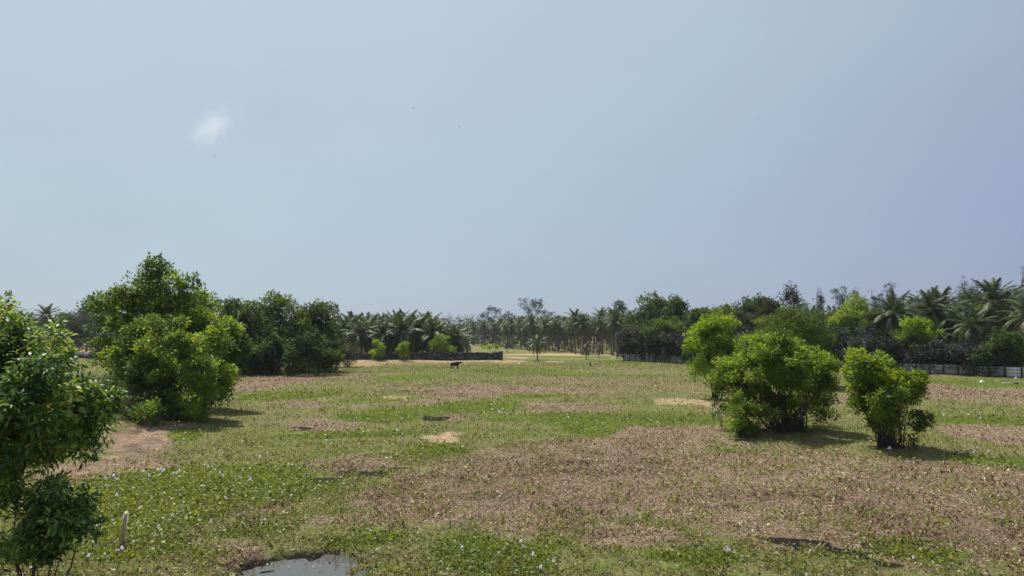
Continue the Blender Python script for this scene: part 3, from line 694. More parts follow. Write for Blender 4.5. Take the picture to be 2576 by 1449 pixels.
for k, (px, Y, top) in enumerate([(40,230,790),(85,240,800),(140,235,795),(190,245,790),(15,225,800)]):
    far_tree('far_tree', 'hazy dark tree in the row behind the thorn tree on the far left', Y, [(px,top+14,16),(px-18,top+24,18),(px+18,top+22,18),(px,top+36,24),(px-14,top+55,24),(px+16,top+52,24)], px, 'thorn', 420+k, 420, 9, .6, .25, .7, group='row of trees behind the thorn tree')

# woodland far beyond everything, seen only as one mass between and behind the nearer trees
wrng = np.random.default_rng(808); wl_ = []
for px in range(-500, 3100, 16):
    if px < 330: Yw, tp = 300, 815
    elif px < 1000: Yw, tp = 430, 812
    elif px < 1640: Yw, tp = 490, 812+wrng.random()*8
    else: Yw, tp = 330, 800
    Yw += wrng.random()*30; tp += wrng.normal()*5; w_ = 18/F*Yw
    for yy in np.arange(tp+8, 866, 14): p = at(px+wrng.normal()*8, yy, Yw+wrng.normal()*6); wl_.append((np.array(p), (w_, w_, w_*.9)))
Vv, Fq, tt = crown(wl_, None, wrng, 9000, 7, 2.2, 1.1, 1.8, nsub=3, tscale=6)
tag(link('far_woodland', mk_mesh('far_woodland', Vv, Fq, M['deep'], tt)), 'dark mass of far woodland behind the groves', 'woodland', None, 'stuff')

for k, (px, Yb, top, lab) in enumerate([(2205,130,790,'mid green tree behind the hedge, between the flat topped tree and the umbrella tree'),(2262,134,800,'mid green tree directly behind the umbrella tree'),(2365,132,795,'mid green tree between the umbrella tree and the leaning palm'),
                                (2425,140,780,'mid green tree behind the leaning palm'),(2545,128,800,'mid green tree under the tallest palm at the right edge'),(2075,140,800,'mid green tree behind the hedge, right of the largest bush'),
                                (1840,185,785,'mid green tree behind the brownish tree on the right skyline')]):
    far_tree('broadleaf_tree', lab, Yb, [(px-16,top+18,22),(px+14,top+14,24),(px,top+40,32),(px-26,top+48,24),(px+26,top+44,24),(px,top+70,34)], px, 'mid', 440+k, 800, 10, .42, .2, .5, tb=.45, young=.8)
# dusty dark hedge trees along the fence
FA, FB = np.array([27.9, 171.5]), np.array([77.0, 103.0])
fdir = (FB-FA)/np.linalg.norm(FB-FA); fnor = np.array([-fdir[1], fdir[0]])
if fnor[1] < 0: fnor = -fnor
def on_fence(px):
    k = (px-1288)/F; t = (k*FA[1]-FA[0])/(fdir[0]-k*fdir[1]); return FA+fdir*t
hedge = [(1580,835,20,46),(1622,825,26,50),(1662,855,24,0),(1705,848,28,0),(1748,838,30,0),(1798,835,34,0),(1852,832,36,0),(1905,842,38,0),(1962,840,38,0),(2035,845,40,0),
         (2098,822,44,0),(2150,832,44,0),(2205,845,44,0),(2262,850,40,0),(2345,872,40,0),(2392,868,36,0),(2440,868,38,0),(2490,872,36,0)]
hl = {0:'first dusty dark tree of the fence row, at the grove end', 1:'dusty dark tree with the highest crown at the grove end of the fence', 3:'dusty dark tree over the fence left of the first yellow green bush',
      10:'dusty dark tree seen between the largest bush and the right bush', 12:'dusty dark tree over the start of the visible pale panels', 13:'dusty dark tree left under the umbrella tree',
      14:'dusty dark tree right under the umbrella tree', 17:'last dusty dark tree, beside the very dark right edge tree'}
for k, (px, top, w, _) in enumerate(hedge):
    q = on_fence(px)+fnor*4.2; Y = q[1]; hb = 842+6.5*F/Y
    pts = []; hr = np.random.default_rng(500+k)
    nrow = max(3, int((hb-26-top)/(w*.7)))
    for r_ in range(nrow):
        yy = top+w*.7+(hb-14-top-w*1.1)*r_/(nrow-1)
        for s_ in (-.55, .5): pts.append((px+s_*w*(.9+.3*hr.random()), yy+hr.normal()*4, w*(.62+.25*hr.random())))
    far_tree('dusty_tree', hl.get(k, 'dusty purple grey leaved tree in the dark row behind the panel fence'), Y, pts, px, 'cashew', 520+k, 760, 9, .42, .22, .5,
             group=None if k in hl else 'dusty trees behind the fence', tb=.45, young=.8, tscale=1.2)

# ------------------------------------------------------------------ bushes on the field, right
lob = LB([(1800,835,38),(1770,860,36),(1825,870,28),(1745,885,22),(1790,900,42),(1820,915,30),(1765,925,30),(1790,945,28),(1830,890,22),(1780,820,22),(1815,815,22)], 70, 61)
tree('roundleaf_bush', 'tall yellow green bush behind and left of the largest bush', base_at(1800, 70), lob, 'bright', 601, 1500, 11, .24, .12, .34, cat='bush', stems=22, stem_r=.05, stem_spread=.6, tb=.52, young=1.0, tscale=1.1)
lob = LB([(1925,895,34),(1955,910,34),(1900,880,36),(1980,892,34),(2005,915,34),(2030,925,34),(1960,870,30),(2060,940,36),(2055,915,24),(1880,940,50),(1920,960,38),(1955,980,42),(1995,975,40),(2030,990,38),(1975,945,34),(2065,985,34),(1840,930,30,.6),(1825,965,30,.5),(1850,965,30),(1895,1005,34),
          (1965,1020,32),(2045,1020,28),(1925,1045,22),(2075,960,20),(1815,985,14,.5),(1990,1060,26),(2070,1050,20,-.4),(2045,890,16),(2090,975,12)], 46, 62)
tree('roundleaf_bush', 'largest bush in the field on the right, wide crown over dark stems', base_at(1975, 45.5), lob, 'broad', 602, 4200, 11, .19, .09, .27, cat='bush', stems=130, stem_r=.03, stem_spread=1.4, tb=.60, young=1.2, tscale=.9, rough=.45, inner=.45)
lob = LB([(1865,1030,30),(1850,1050,24),(1880,1055,28),(1862,1012,18),(1845,1030,16)], 43.6, 63)
tree('roundleaf_shrub', 'small rounded bright green shrub at the left foot of the largest bush', base_at(1865, 43.6), lob, 'bright', 603, 420, 10, .15, .075, .2, cat='shrub', stems=18, stem_r=.018, stem_spread=.3, tb=.35, young=.6, tscale=.7)
lob = LB([(1805,1018,12),(1818,1030,12),(1800,1040,7),(1790,1026,5)], 46.5, 64)
tree('twig_shrub', 'sparse leafy sprig on the sand mound left of the largest bush', base_at(1815, 46.5), lob, 'deep', 604, 55, 10, .15, .075, .18, cat='shrub', stems=7, stem_r=.015, stem_spread=.2, tb=.6)
lob = LB([(1905,1085,14),(1880,1088,10),(1860,1090,8)], 43.4, 65)
tree('low_shrub', 'low dark leafy shrub spreading in the shade before the largest bush', base_at(1890, 43.4), lob, 'deep', 605, 60, 10, .15, .075, .2, cat='shrub', stems=8, stem_r=.015, stem_spread=.3, tb=.5)
lob = LB([(2150,900,20),(2165,930,30),(2140,940,20),(2205,925,24),(2225,945,26),(2190,955,34),(2250,960,28),(2290,965,24),(2270,985,32),(2225,990,36),(2180,990,34),(2155,970,26),(2310,975,14),(2140,890,9),(2215,905,12),
          (2200,1015,32),(2245,1015,32),(2280,1005,22),(2170,1015,20),(2215,1045,26),(2250,1045,22),(2190,1045,20),(2230,1070,18),(2205,1072,15)], 39.5, 66, .3)
tree('roundleaf_bush', 'right bush with lime top and a vase of bare stems at its base', base_at(2225, 39.3), lob, 'broad', 606, 2300, 11, .18, .085, .25, cat='bush', stems=120, stem_r=.022, stem_spread=.6, tb=.56, young=1.4, tscale=.8, rough=.6, inner=.4)
lob = LB([(2250,960,18),(2275,962,20),(2300,960,16),(2285,975,16),(2255,945,10),(2310,970,10),(2270,945,8)], 39.0, 67)
tree('lime_shrub', 'lime yellow leafed shrub top growing out of the right bush', base_at(2255, 39.0), lob, 'lime', 607, 300, 11, .17, .08, .2, cat='shrub', stems=14, stem_r=.02, stem_spread=.3, tb=.5)
lob = LB([(2310,1055,18),(2325,1065,16),(2305,1075,14),(2290,1105,10),(2300,1112,8)], 38.6, 68)
tree('sapling', 'little dark green sapling at the right foot of the right bush', base_at(2293, 38.6), lob, 'deep', 608, 150, 10, .15, .075, .18, cat='sapling', stems=8, stem_r=.018, stem_spread=.12, tb=.7)

# shrubs at the stone wall
far_tree('roundleaf_shrub', 'bright green round shrub before the stone wall, left of the two on the wall', 153.4, [(952,872,12),(945,864,8),(960,880,11),(948,888,11),(955,896,10),(942,897,8)], 952, 'bright', 611, 330, 9, .28, .14, .3, cat='shrub', tb=.55, young=.8, stems=10, stem_spread=.5, bark='bark')
far_tree('roundleaf_shrub', 'smaller bright green shrub in front of the middle of the stone wall', 153.4, [(1015,872,11),(1022,867,8),(1008,882,9),(1020,884,8),(1013,893,8),(1022,897,6)], 1015, 'bright', 612, 240, 9, .28, .14, .3, cat='shrub', tb=.38, young=.6, stems=10, stem_spread=.5, bark='bark')
far_tree('roundleaf_tree', 'light green small tree leaning over the stone wall near its right end', 157.5, [(1112,855,15),(1105,868,16),(1122,868,15),(1098,880,13),(1118,882,14),(1135,880,11)], 1112, 'bright', 613, 380, 9, .3, .15, .35, tb=.40, young=.8, trunk_r=.1)
far_tree('creeper', 'yellow green creeper spilling over the right end of the stone wall', 158.0, [(1238,873,7),(1228,876,6),(1248,877,7),(1218,874,5)], 1235, 'bright', 614, 120, 9, .24, .12, .26, cat='shrub', tb=.6, trunk_r=.05)
far_tree('olive_shrub', 'dull olive bush standing in front of the left end of the stone wall', 138, [(875,880,20),(860,892,16),(890,888,16),(878,900,20),(865,908,14),(890,905,13)], 876, 'olive', 615, 520, 12, .3, .07, .4, cat='shrub', tb=.35, stems=30, stem_r=.03, stem_spread=1.2)

# ------------------------------------------------------------------ stone wall
def stone_mat():
    m, nt, b = new_mat('weathered_stone'); L = nt.links
    tc = nt.nodes.new('ShaderNodeTexCoord'); v = nt.nodes.new('ShaderNodeTexVoronoi'); v.inputs['Scale'].default_value = 3.2
    mp = nt.nodes.new('ShaderNodeMapping'); mp.inputs['Scale'].default_value = (1, 1, 1.7); L.new(tc.outputs['Object'], mp.inputs[0]); L.new(mp.outputs[0], v.inputs['Vector'])
    n = nz(nt, 1.2, 5, .7, tc.outputs['Object'])
    sep = nt.nodes.new('ShaderNodeSeparateColor'); L.new(v.outputs['Color'], sep.inputs[0])
    r = ramp(nt, [(.3, (.026,.025,.026)), (.72, (.070,.066,.066)), (.92, (.24,.23,.22))])
    L.new(math_(nt, 'ADD', math_(nt, 'MULTIPLY', sep.outputs[0], .6), math_(nt, 'MULTIPLY', n.outputs[0], .5)), r.inputs[0])
    L.new(r.outputs[0], b.inputs['Base Color']); b.inputs['Roughness'].default_value = .95; b.inputs['Specular IOR Level'].default_value = .1
    bp = nt.nodes.new('ShaderNodeBump'); bp.inputs['Strength'].default_value = .8; bp.inputs['Distance'].default_value = .1
    L.new(v.outputs['Distance'], bp.inputs['Height']); L.new(bp.outputs[0], b.inputs['Normal'])
    return m
M['stone'] = stone_mat()
def wall_run(p0, p1, thick, topf, name, parent, step=.7):
    """stone run with an uneven top and slightly irregular faces"""
    p0, p1 = np.array(p0), np.array(p1); L = np.linalg.norm(p1-p0); d = (p1-p0)/L; nrm = np.array([-d[1], d[0]])
    n = int(L/step)+1; rng = np.random.default_rng(int(L*10)); Vv, Fq = [], []; rows_ = 5
    for i_ in range(n+1):
        c = p0+d*L*i_/n; zb = g1(c[0], c[1])-.3; zt = topf(L*i_/n)+rng.normal()*.05
        for sd_ in (1, -1):
            for r_ in range(rows_):
                o = c+nrm*sd_*(thick/2*(1.06-.12*r_/(rows_-1))+rng.normal()*.02); Vv.append((o[0], o[1], zb+(zt-zb)*r_/(rows_-1)))
    S = rows_*2
    for i_ in range(n):
        a, b_ = i_*S, (i_+1)*S
        for r_ in range(rows_-1):
            Fq.append((a+r_, a+r_+1, b_+r_+1, b_+r_)); Fq.append((a+rows_+r_, b_+rows_+r_, b_+rows_+r_+1, a+rows_+r_+1))
        Fq.append((a+rows_-1, a+S-1, b_+S-1, b_+rows_-1))
    for a, fl in ((0, 1), (n*S, 0)):
        for r_ in range(rows_-1):
            q = (a+r_, a+rows_+r_, a+rows_+r_+1, a+r_+1); Fq.append(q if fl else q[::-1])
    mb = MB(); mb.add(Vv, Fq); return mb.build(name, M['stone'], parent)
wa = at(800, 900, WALL_Y+1.5); wb = at(1262, 900, WALL_Y)
wt = thing('stone_wall', (0, 0, 0), 'dark rubble stone boundary wall in front of the crowded palm plantation', 'wall')
Lw = math.hypot(wb.x-wa.x, wb.y-wa.y)
def ztop(s_):
    f = s_/Lw; px = 800+462*f
    base = .75+1.78
    if px < 895: base -= .1
    if 985 < px < 996: base += .0
    if px < 985: base -= .22
    if px > 1225: base -= .12
    if px > 1252: base += .12
    return base
wall_run((wa.x, wa.y), (wb.x, wb.y), .5, ztop, 'front_run', wt)
we = at(1240, 890, WALL_Y+34)
wall_run((wb.x-.25, wb.y+.27), (we.x, we.y), .5, lambda s_: 2.5-.02*s_, 'return_run', wt)
cp = MB(); cp.box((wb.x-.15, wb.y, 1.45), (.42, .33, 1.2), tint=.5); cp.box((wb.x-.15, wb.y, 2.70), (.47, .38, .06)); cp.build('end_pier', M['stone'], wt)

# ------------------------------------------------------------------ concrete panel fence
def panel_mat(name, c1, c2, c3):
    m, nt, b = new_mat(name); L = nt.links; tc = nt.nodes.new('ShaderNodeTexCoord')
    geo = nt.nodes.new('ShaderNodeNewGeometry')
    n = nz(nt, 1.3, 6, .7, geo.outputs['Position']); r = ramp(nt, [(.32, c1), (.5, c2), (.68, c3)]); L.new(n.outputs[0], r.inputs[0])
    L.new(r.outputs[0], b.inputs['Base Color']); b.inputs['Roughness'].default_value = .9; b.inputs['Specular IOR Level'].default_value = .2
    return m
PM = [panel_mat('stained_concrete', (.12,.118,.115), (.32,.315,.31), (.52,.51,.50)), panel_mat('black_stained_concrete', (.07,.069,.068), (.24,.235,.23), (.48,.47,.47)), panel_mat('clean_concrete', (.42,.42,.41), (.62,.61,.60), (.70,.69,.68))]
M['post'] = panel_mat('dark_post', (.025,.024,.023), (.05,.048,.046), (.09,.085,.08))
fence = thing('panel_fence', (float(FA[0]), float(FA[1]), g1(*FA)), 'long grey precast concrete panel fence with dark posts, weathered with a few clean white panels', 'fence')
SP_ = 2.15; nP = 44; ang = math.atan2(fdir[1], fdir[0])
pm = MB(); pm.box((0, 0, .8), (.09, .09, .95)); pm.box((0, 0, 1.78), (.075, .075, .03)); post_me = pm.mesh('post', M['post'])
pans = []
for k in range(3):
    q = MB()
    for r_ in range(3): q.box((SP_/2, 0, .12+.5*r_+.24), (SP_/2-.10, .025, .236))
    for r_ in range(2): q.box((SP_/2, 0, .12+.5*(r_+1)-.01), (SP_/2-.10, .018, .012))
    pans.append(q.mesh('panel', PM[k]))
frng = np.random.default_rng(9)
fz0 = g1(*FA)
for k in range(nP+1):
    c = FA+fdir*SP_*k; z = g1(c[0], c[1])-fz0
    o = link('post', post_me, fence); o.location = (c[0]-FA[0], c[1]-FA[1], z); o.rotation_euler = (0, frng.normal()*.02, ang)
    if k < nP:
        px = 1288+(c[0]+fdir[0])/(c[1]+fdir[1])*F
        kind = 0 if frng.random() < .55 else 1
        if 1570 < px < 1690: kind = 2 if frng.random() < .12 else kind
        if 2258 < px < 2282 or 2355 < px < 2376 and False or px > 2512: kind = 2
        o = link('panel', pans[kind], fence); o.location = (c[0]-FA[0], c[1]-FA[1], z+frng.normal()*.02); o.rotation_euler = (0, 0, ang)
        if kind == 2: o['label'] = 'clean white panel'

# ------------------------------------------------------------------ buffalo calf, egret, birds (skinned bodies)
def skin_body(name, joints, edges, mat, levels=2):
    me = bpy.data.meshes.new(name); me.from_pydata([j[0] for j in joints], edges, []); me.update()
    o = bpy.data.objects.new(name, me); COL.objects.link(o)
    sk = o.modifiers.new('skin', 'SKIN'); sk.use_smooth_shade = True
    for d_, j in zip(me.skin_vertices[0].data, joints): d_.radius = j[1] if not np.isscalar(j[1]) else (j[1], j[1])
    me.skin_vertices[0].data[0].use_root = True
    ss = o.modifiers.new('sub', 'SUBSURF'); ss.levels = levels; ss.render_levels = levels
    dg = bpy.context.evaluated_depsgraph_get(); dg.update()
    m2 = bpy.data.meshes.new_from_object(o.evaluated_get(dg)); m2.name = name; m2.materials.clear(); m2.materials.append(mat)
    bpy.data.objects.remove(o); return m2
M['hide'] = rough_mat('black_hide', (.010,.008,.008), (.040,.034,.030), 5, .6, .2, None, .3)
M['horn'] = rough_mat('grey_horn', (.03,.028,.025), (.07,.065,.06), 20, .5, .1)
J = [((-.52,0,.90),(.31,.34)), ((-.15,0,.84),(.36,.40)), ((.25,0,.88),(.33,.37)), ((.52,0,1.0),(.20,.24)), ((.78,0,1.10),(.12,.14)), ((.95,0,1.10),(.125,.125)), ((1.12,0,1.0),(.085,.085)), ((1.22,0,.93),(.075,.065)),
     ((-.78,0,1.0),.05), ((-.84,0,.75),.025), ((-.85,0,.5),.03)]
E = [(0,1),(1,2),(2,3),(3,4),(4,5),(5,6),(6,7),(0,8),(8,9),(9,10)]
def leg(j0, pts):
    a = j0
    for p, r in pts: J.append((p, r*1.15)); E.append((a, len(J)-1)); a = len(J)-1
for sy in (-1, 1):
    leg(0, [((-.60+.06*sy,.15*sy,.72),.14), ((-.50+.10*sy,.16*sy,.52),.085), ((-.66+.10*sy,.16*sy,.34),.055), ((-.62+.10*sy,.16*sy,.10),.045), ((-.59+.10*sy,.16*sy,.02),.055)])
    leg(2, [((.34-.04*sy,.14*sy,.66),.11), ((.34-.08*sy,.15*sy,.40),.065), ((.34-.08*sy,.15*sy,.12),.045), ((.37-.08*sy,.15*sy,.02),.055)])
bp_ = onground(1146, 930)
calf = thing('buffalo_calf', (bp_.x, bp_.y, g1(bp_.x, bp_.y)), 'black buffalo calf standing in the field facing right, before the stone wall', 'buffalo', None, R(-8))
calf.scale = (1.15,)*3
body = link('body', skin_body('body', J, E, M['hide']), calf)
for sy in (-1, 1):
    mb = MB(); mb.tube([(.93,.07*sy,1.18),(.90,.16*sy,1.22),(.84,.22*sy,1.27),(.80,.23*sy,1.33)], [.03,.026,.018,.006], 6); mb.build('horn', M['horn'], calf, True)
    mb = MB(); Vv, Fq = leaf_quads(np.array([[.93,.10*sy,1.12]]), np.array([[-.25,1.0*sy,-.25]]), np.array([[.3,0,1.0]]), .22, .10, .2); mb.add(Vv, Fq); mb.build('ear', M['hide'], calf)
M['white'] = rough_mat('white_feather', (.62,.62,.60), (.82,.82,.80), 20, .8, .05)
M['beak'] = rough_mat('yellow_beak', (.45,.28,.05), (.55,.36,.08), 20, .6, .05)
M['birddark'] = rough_mat('dark_feather', (.02,.02,.022), (.05,.05,.055), 20, .8, .05)
def egret(px, py, label, rz):
    p = onground(px, py); t = thing('egret', (p.x, p.y, g1(p.x, p.y)), label, 'bird', None, rz)
    JJ = [((-.10,0,.34),(.07,.08)), ((.06,0,.38),(.07,.075)), ((.14,0,.46),.035), ((.12,0,.56),.025), ((.16,0,.62),.032), ((.20,0,.62),.018), ((-.24,0,.30),(.035,.02)), ((0,.03,.2),.012), ((.0,.03,.02),.012), ((0,-.03,.2),.012), ((.02,-.03,.02),.012)]
    link('body', skin_body('body', JJ, [(0,1),(1,2),(2,3),(3,4),(4,5),(0,6),(0,7),(7,8),(0,9),(9,10)], M['white']), t)
    mb = MB(); mb.tube([(.19,0,.62),(.29,0,.60)], [.014,.003], 5); mb.build('beak', M['beak'], t)
egret(1031, 917, 'white egret standing on the sand bank left of the buffalo calf', 2.6)
egret(851, 927, 'white egret in the shade at the foot of the dull olive bush', .4)
def bird_mesh():
    mb = MB()
    JJ = [((0,0,0),(.05,.045)), ((.10,0,.0),(.045,.04)), ((.17,0,.02),.035), ((.22,0,.01),.012), ((-.14,0,0),(.035,.012)), ((-.24,0,0),(.05,.008))]
    return skin_body('body', JJ, [(0,1),(1,2),(2,3),(0,4),(4,5)], M['birddark'], 1)
bm_ = bird_mesh()
def wing_me(sy):
    mb = MB(); mb.add([(.08,.03*sy,.02),(-.08,.03*sy,.02),(-.10,.22*sy,.10),(.07,.22*sy,.11),(-.10,.46*sy,.06),(-.02,.46*sy,.07)], [(0,1,2,3),(3,2,4,5)]); return mb.mesh('wing', M['birddark'])
wm = [wing_me(-1), wing_me(1)]
bl = [(1407,733,190,'tiny dark bird, highest one right of the airy tree'),(1380,768,180,'tiny dark bird low in the sky, touching the airy tree'),(1463,751,190,'tiny dark bird low in the sky above the grove centre'),
      (540,391,120,'tiny bird in the sky below the small white cloud'),(936,532,120,'tiny bird alone in the left centre of the sky'),(1243,575,130,'tiny bird in mid sky above the stone wall'),(1173,494,120,'tiny bird in mid sky, above the other one over the stone wall'),
      (1040,272,110,'tiny bird high in the sky right of the small white cloud'),(1155,319,110,'tiny bird in the upper centre of the sky'),(1486,567,130,'tiny bird in mid sky above the grove'),(1910,296,120,'tiny bird alone high in the right half of the sky'),
      (2500,541,120,'tiny bird in the sky near the right edge')]
for k, (px, py, Y, lab) in enumerate(bl):
    p = at(px, py, Y); b_ = thing('bird', tuple(p), lab, 'bird', 'birds in the sky', frng.random()*6.28); b_.scale = (.5,)*3
    b_.rotation_euler = (frng.normal()*.3, 0, frng.random()*6.28)
    link('body', bm_, b_); link('wing', wm[0], b_); link('wing', wm[1], b_)

# ------------------------------------------------------------------ small things
p = onground(303, 1386); st = thing('wooden_stake', (p.x, p.y, g1(p.x, p.y)-.1), 'pale squared wooden stake leaning slightly in the flowering hyacinth, lower left', 'stake')
mb = MB(); s_ = .055
for z0, z1 in ((0, .9),):
    V_ = [(-s_, -s_, 0), (s_, -s_, 0), (s_, s_, 0), (-s_, s_, 0), (-s_*.85+.13, -s_*.85, 1.16), (s_*.85+.13, -s_*.85, 1.12), (s_*.85+.13, s_*.85, 1.20), (-s_*.85+.13, s_*.85, 1.22)]
    mb.add(V_, [(3,2,1,0),(4,5,6,7),(0,1,5,4),(1,2,6,5),(2,3,7,6),(3,0,4,7)])
mb.build('post', M['wood'], st)
sb = MB(); sb.box((.055, -.054, .5), (.012, .004, .03)); sb.build('nail_plate', M['horn'], st)
def stump(px, py, h, r, label):
    p = onground(px, py); mb = MB(); P = [(0, 0, -.1), (.02, 0, h*.3), (.03, .02, h*.7), (.05, .02, h)]
    mb.tube(P, [r*1.5, r*1.1, r, r*.95], 9); o = mb.build('tree_stump', M['bark'], None, True); o.location = (p.x, p.y, g1(p.x, p.y)); tag(o, label, 'stump')
stump(1485, 921, .75, .13, 'short dark stump standing alone in the field before the grove')
def boulder(px, py, Y, sz, seed, label):
    rng = np.random.default_rng(seed); p = at(px, py, Y)
    u, v = np.meshgrid(np.linspace(0, 2*math.pi, 15)[:-1], np.linspace(.05, math.pi-.05, 8)); d = np.stack([np.cos(u)*np.sin(v), np.sin(u)*np.sin(v), np.cos(v)], -1).reshape(-1, 3)
    k = 1+.6*(vnoise(d*1.7+seed, seed)-.5)+.25*(vnoise(d*4+seed, seed+1)-.5); V_ = d*k[:, None]*np.array(sz)
    Q_ = [((r_+1)*14+c, (r_+1)*14+(c+1) % 14, r_*14+(c+1) % 14, r_*14+c) for r_ in range(7) for c in range(14)]
    mb = MB(); mb.add(V_, Q_); o = mb.build('boulder', M['rock'], None, True); o.location = (p.x, Y, g1(p.x, Y)+sz[2]*.4); tag(o, label, 'rock')
M['rock'] = rough_mat('dark_rock', (.025,.024,.025), (.10,.095,.10), 1.5, .9, .6)
boulder(240, 880, 150, (2.0, 1.5, 1.1), 3, 'dark boulder on the dry bank, left of the tallest left tree')
boulder(200, 884, 152, (2.6, 1.5, .9), 4, 'long dark boulder under the round thorn tree on the far left bank')
boulder(270, 886, 149, (1.4, 1.2, .7), 5, 'small dark boulder at the edge of the tallest left tree')
# litter
M['plastic'] = rough_mat('white_plastic', (.62,.63,.65), (.78,.78,.78), 12, .5, .1, None, .5)
M['pipe'] = rough_mat('pale_pipe', (.45,.47,.50), (.60,.62,.64), 8, .5, .1)
def bag(px, py, w, label, rz, seed):
    rng = np.random.default_rng(seed); p = onground(px, py); n = 7; V_ = []
    for a in range(n):
        for b_ in range(n):
            x, y = a/(n-1)-.5, b_/(n-1)-.5; V_.append((x*w*(1+.2*rng.normal()), y*w*.7, w*.4*max(0, (1-4*x*x)*(1-4*y*y))*(.6+.8*rng.random())+.04))
    Q_ = [(a*n+b_, (a+1)*n+b_, (a+1)*n+b_+1, a*n+b_+1) for a in range(n-1) for b_ in range(n-1)]
    mb = MB(); mb.add(V_, Q_); o = mb.build('plastic_bag', M['plastic'], None, True); o.location = (p.x, p.y, g1(p.x, p.y)); o.rotation_euler = (0, 0, rz); tag(o, label, 'litter')
bag(1306, 918, .45, 'white plastic scrap on the grass right of the buffalo calf', .3, 1)
bag(1316, 916, .35, 'smaller white plastic scrap beside the larger one right of the buffalo calf', 1.3, 2)
bag(2238, 1136, .35, 'pale crumpled plastic bag in the shade before the right bush', .7, 3)
bag(2470, 962, .6, 'white plastic scrap on the bright grass before the fence, left of the discarded pipe', .1, 4)
bag(1800, 1044, .3, 'small pale scrap on the sand mound below the sparse sprig', .1, 5)
bag(2556, 952, .5, 'white scrap at the foot of the clean white panels', .1, 6)
p = onground(2541, 966); pt = thing('discarded_pipe', (p.x, p.y, g1(p.x, p.y)+.09), 'pale discarded pipe with a dark end lying on the grass before the fence', 'pipe', None, R(-14))
mb = MB(); mb.tube([(-.9,0,0),(-.3,0,.01),(.45,0,0)], .09, 10); mb.build('pipe_body', M['pipe'], pt, True)
mb = MB(); mb.tube([(.45,0,0),(.8,.02,.01),(1.0,.05,-.02)], [.115,.12,.09], 10); mb.build('pipe_end', M['post'], pt, True)

# ------------------------------------------------------------------ ground cover
crng = np.random.default_rng(2024)
def scatter(n, d0, d1, half=R(42)):
    u = crng.random(n); d = (d0**.7+u*(d1**.7-d0**.7))**(1/.7); a = (crng.random(n)*2-1)*half
    return d*np.sin(a), d*np.cos(a), d
def jitter(x, y, s): return (noise2(x, y, 1.1, 31, 3)-.5)*s*1.3 + (noise2(x, y, .35, 47, 2)-.5)*s*.8
def keepout(x, y): return (pondr(x, y) > .95) | (crng.random(len(x)) < .03)
# dead hyacinth leaves
x, y, d = scatter(700000, 11, 115); j_ = jitter(x, y, 1.2)+(noise2(x, y, 9, 55, 2)-.5)*.7
dry, lush, sand, mud_pit_shade = field(DRY, x, y), field(LUSH, x, y), field(SAND, x, y), field(MUD_PIT_SHADE, x, y)
fd = np.clip((52-d)/27, 0, 1)
pr = np.clip(dry*1.15*(.35+.65*fd)+(.16+j_*.8)*(.12+.88*fd)-lush*.35, .01, 1)*np.clip(1-.8*(sand > .6), .04, 1)*np.where(mud_pit_shade > .45, .2, 1)*np.where((sand > .45) & (x < -15) & (y < 60), .45, 1)
ok = (crng.random(len(x)) < pr) & keepout(x, y); x, y, d = x[ok], y[ok], d[ok]; n = len(x); z = np.maximum(gz(x, y), -.115)
az = crng.random(n)*6.283; el = crng.normal(size=n)*.5+.38
D = np.stack([np.cos(az)*np.cos(el), np.sin(az)*np.cos(el), np.sin(el)], 1); U = unit(crng.normal(size=(n, 3))*.5+[0, 0, 1])
cl = noise2(x, y, .9, 61, 2)
s = .088*(d/20)**.5*np.exp(np.clip(crng.normal(size=n)*.3, -.7, .5))*(.55+.9*cl)
Pz = np.stack([x, y, z+.01+(.03+.14*np.clip(cl-.45, 0, 1))*crng.random(n)*(d/20)**.5], 1)
Vv, Fq = leaf_quads(Pz, D, U, s, s*(.2+.26*crng.random(n)), .35, True)
t = np.clip(.42+crng.normal(size=n)*.24+(noise2(x, y, 2.5, 71)-.5)*.5, 0, 1)
tag(link('dry_hyacinth', mk_mesh('dry_hyacinth', Vv, Fq, M['dryleaf'], np.repeat(t, 3))), 'curled brown dead water hyacinth leaves covering the dried field', 'dry leaves', None, 'stuff')
# living hyacinth leaves: rounded blades on short stalks
x, y, d = scatter(480000, 11, 100); j_ = jitter(x, y, 1.1)
dry, lush, sand, mud_pit_shade = field(DRY, x, y), field(LUSH, x, y), field(SAND, x, y), field(MUD_PIT_SHADE, x, y)
near = np.clip((48-d)/25, 0, 1)
pr = np.clip(lush*.95*(.35+.65*near)+(.08+j_*.6-.08*(dry > .5))*(.15+.85*near)+.12*near, 0, 1)*np.clip(1-.93*(sand > .6), .02, 1)*np.where(mud_pit_shade > .45, .15, 1)
ok = (crng.random(len(x)) < pr) & ((pondr(x, y) > .9) | (crng.random(len(x)) < .05)); x, y, d = x[ok], y[ok], d[ok]; n = len(x); z = np.maximum(gz(x, y), -.12)
az = crng.random(n)*6.283; el = crng.normal(size=n)*.45+.6
D = np.stack([np.cos(az)*np.cos(el), np.sin(az)*np.cos(el), np.sin(el)], 1); S_ = np.stack([-np.sin(az), np.cos(az), 0*az], 1)
s = (.062*(d/20)**.5*np.exp(np.clip(crng.normal(size=n)*.3, -.7, .5)))[:, None]
h = np.stack([0*az, 0*az, (.05+.16*crng.random(n))], 1); Pz = np.stack([x, y, z], 1)+h
Vv = np.stack([Pz, Pz+D*s*.35+S_*s*.52, Pz+D*s*.85+S_*s*.38, Pz+D*s*1.12, Pz+D*s*.85-S_*s*.38, Pz+D*s*.35-S_*s*.52], 1).reshape(-1, 3)
b_ = np.arange(n)[:, None]*6; Fq = np.concatenate([b_+np.array([[0,1,2,3]]), b_+np.array([[0,3,4,5]])], 1).reshape(-1, 4)
t = np.clip(.45+crng.normal(size=n)*.2+(noise2(x, y, 1.8, 73)-.5)*.6, 0, 1)
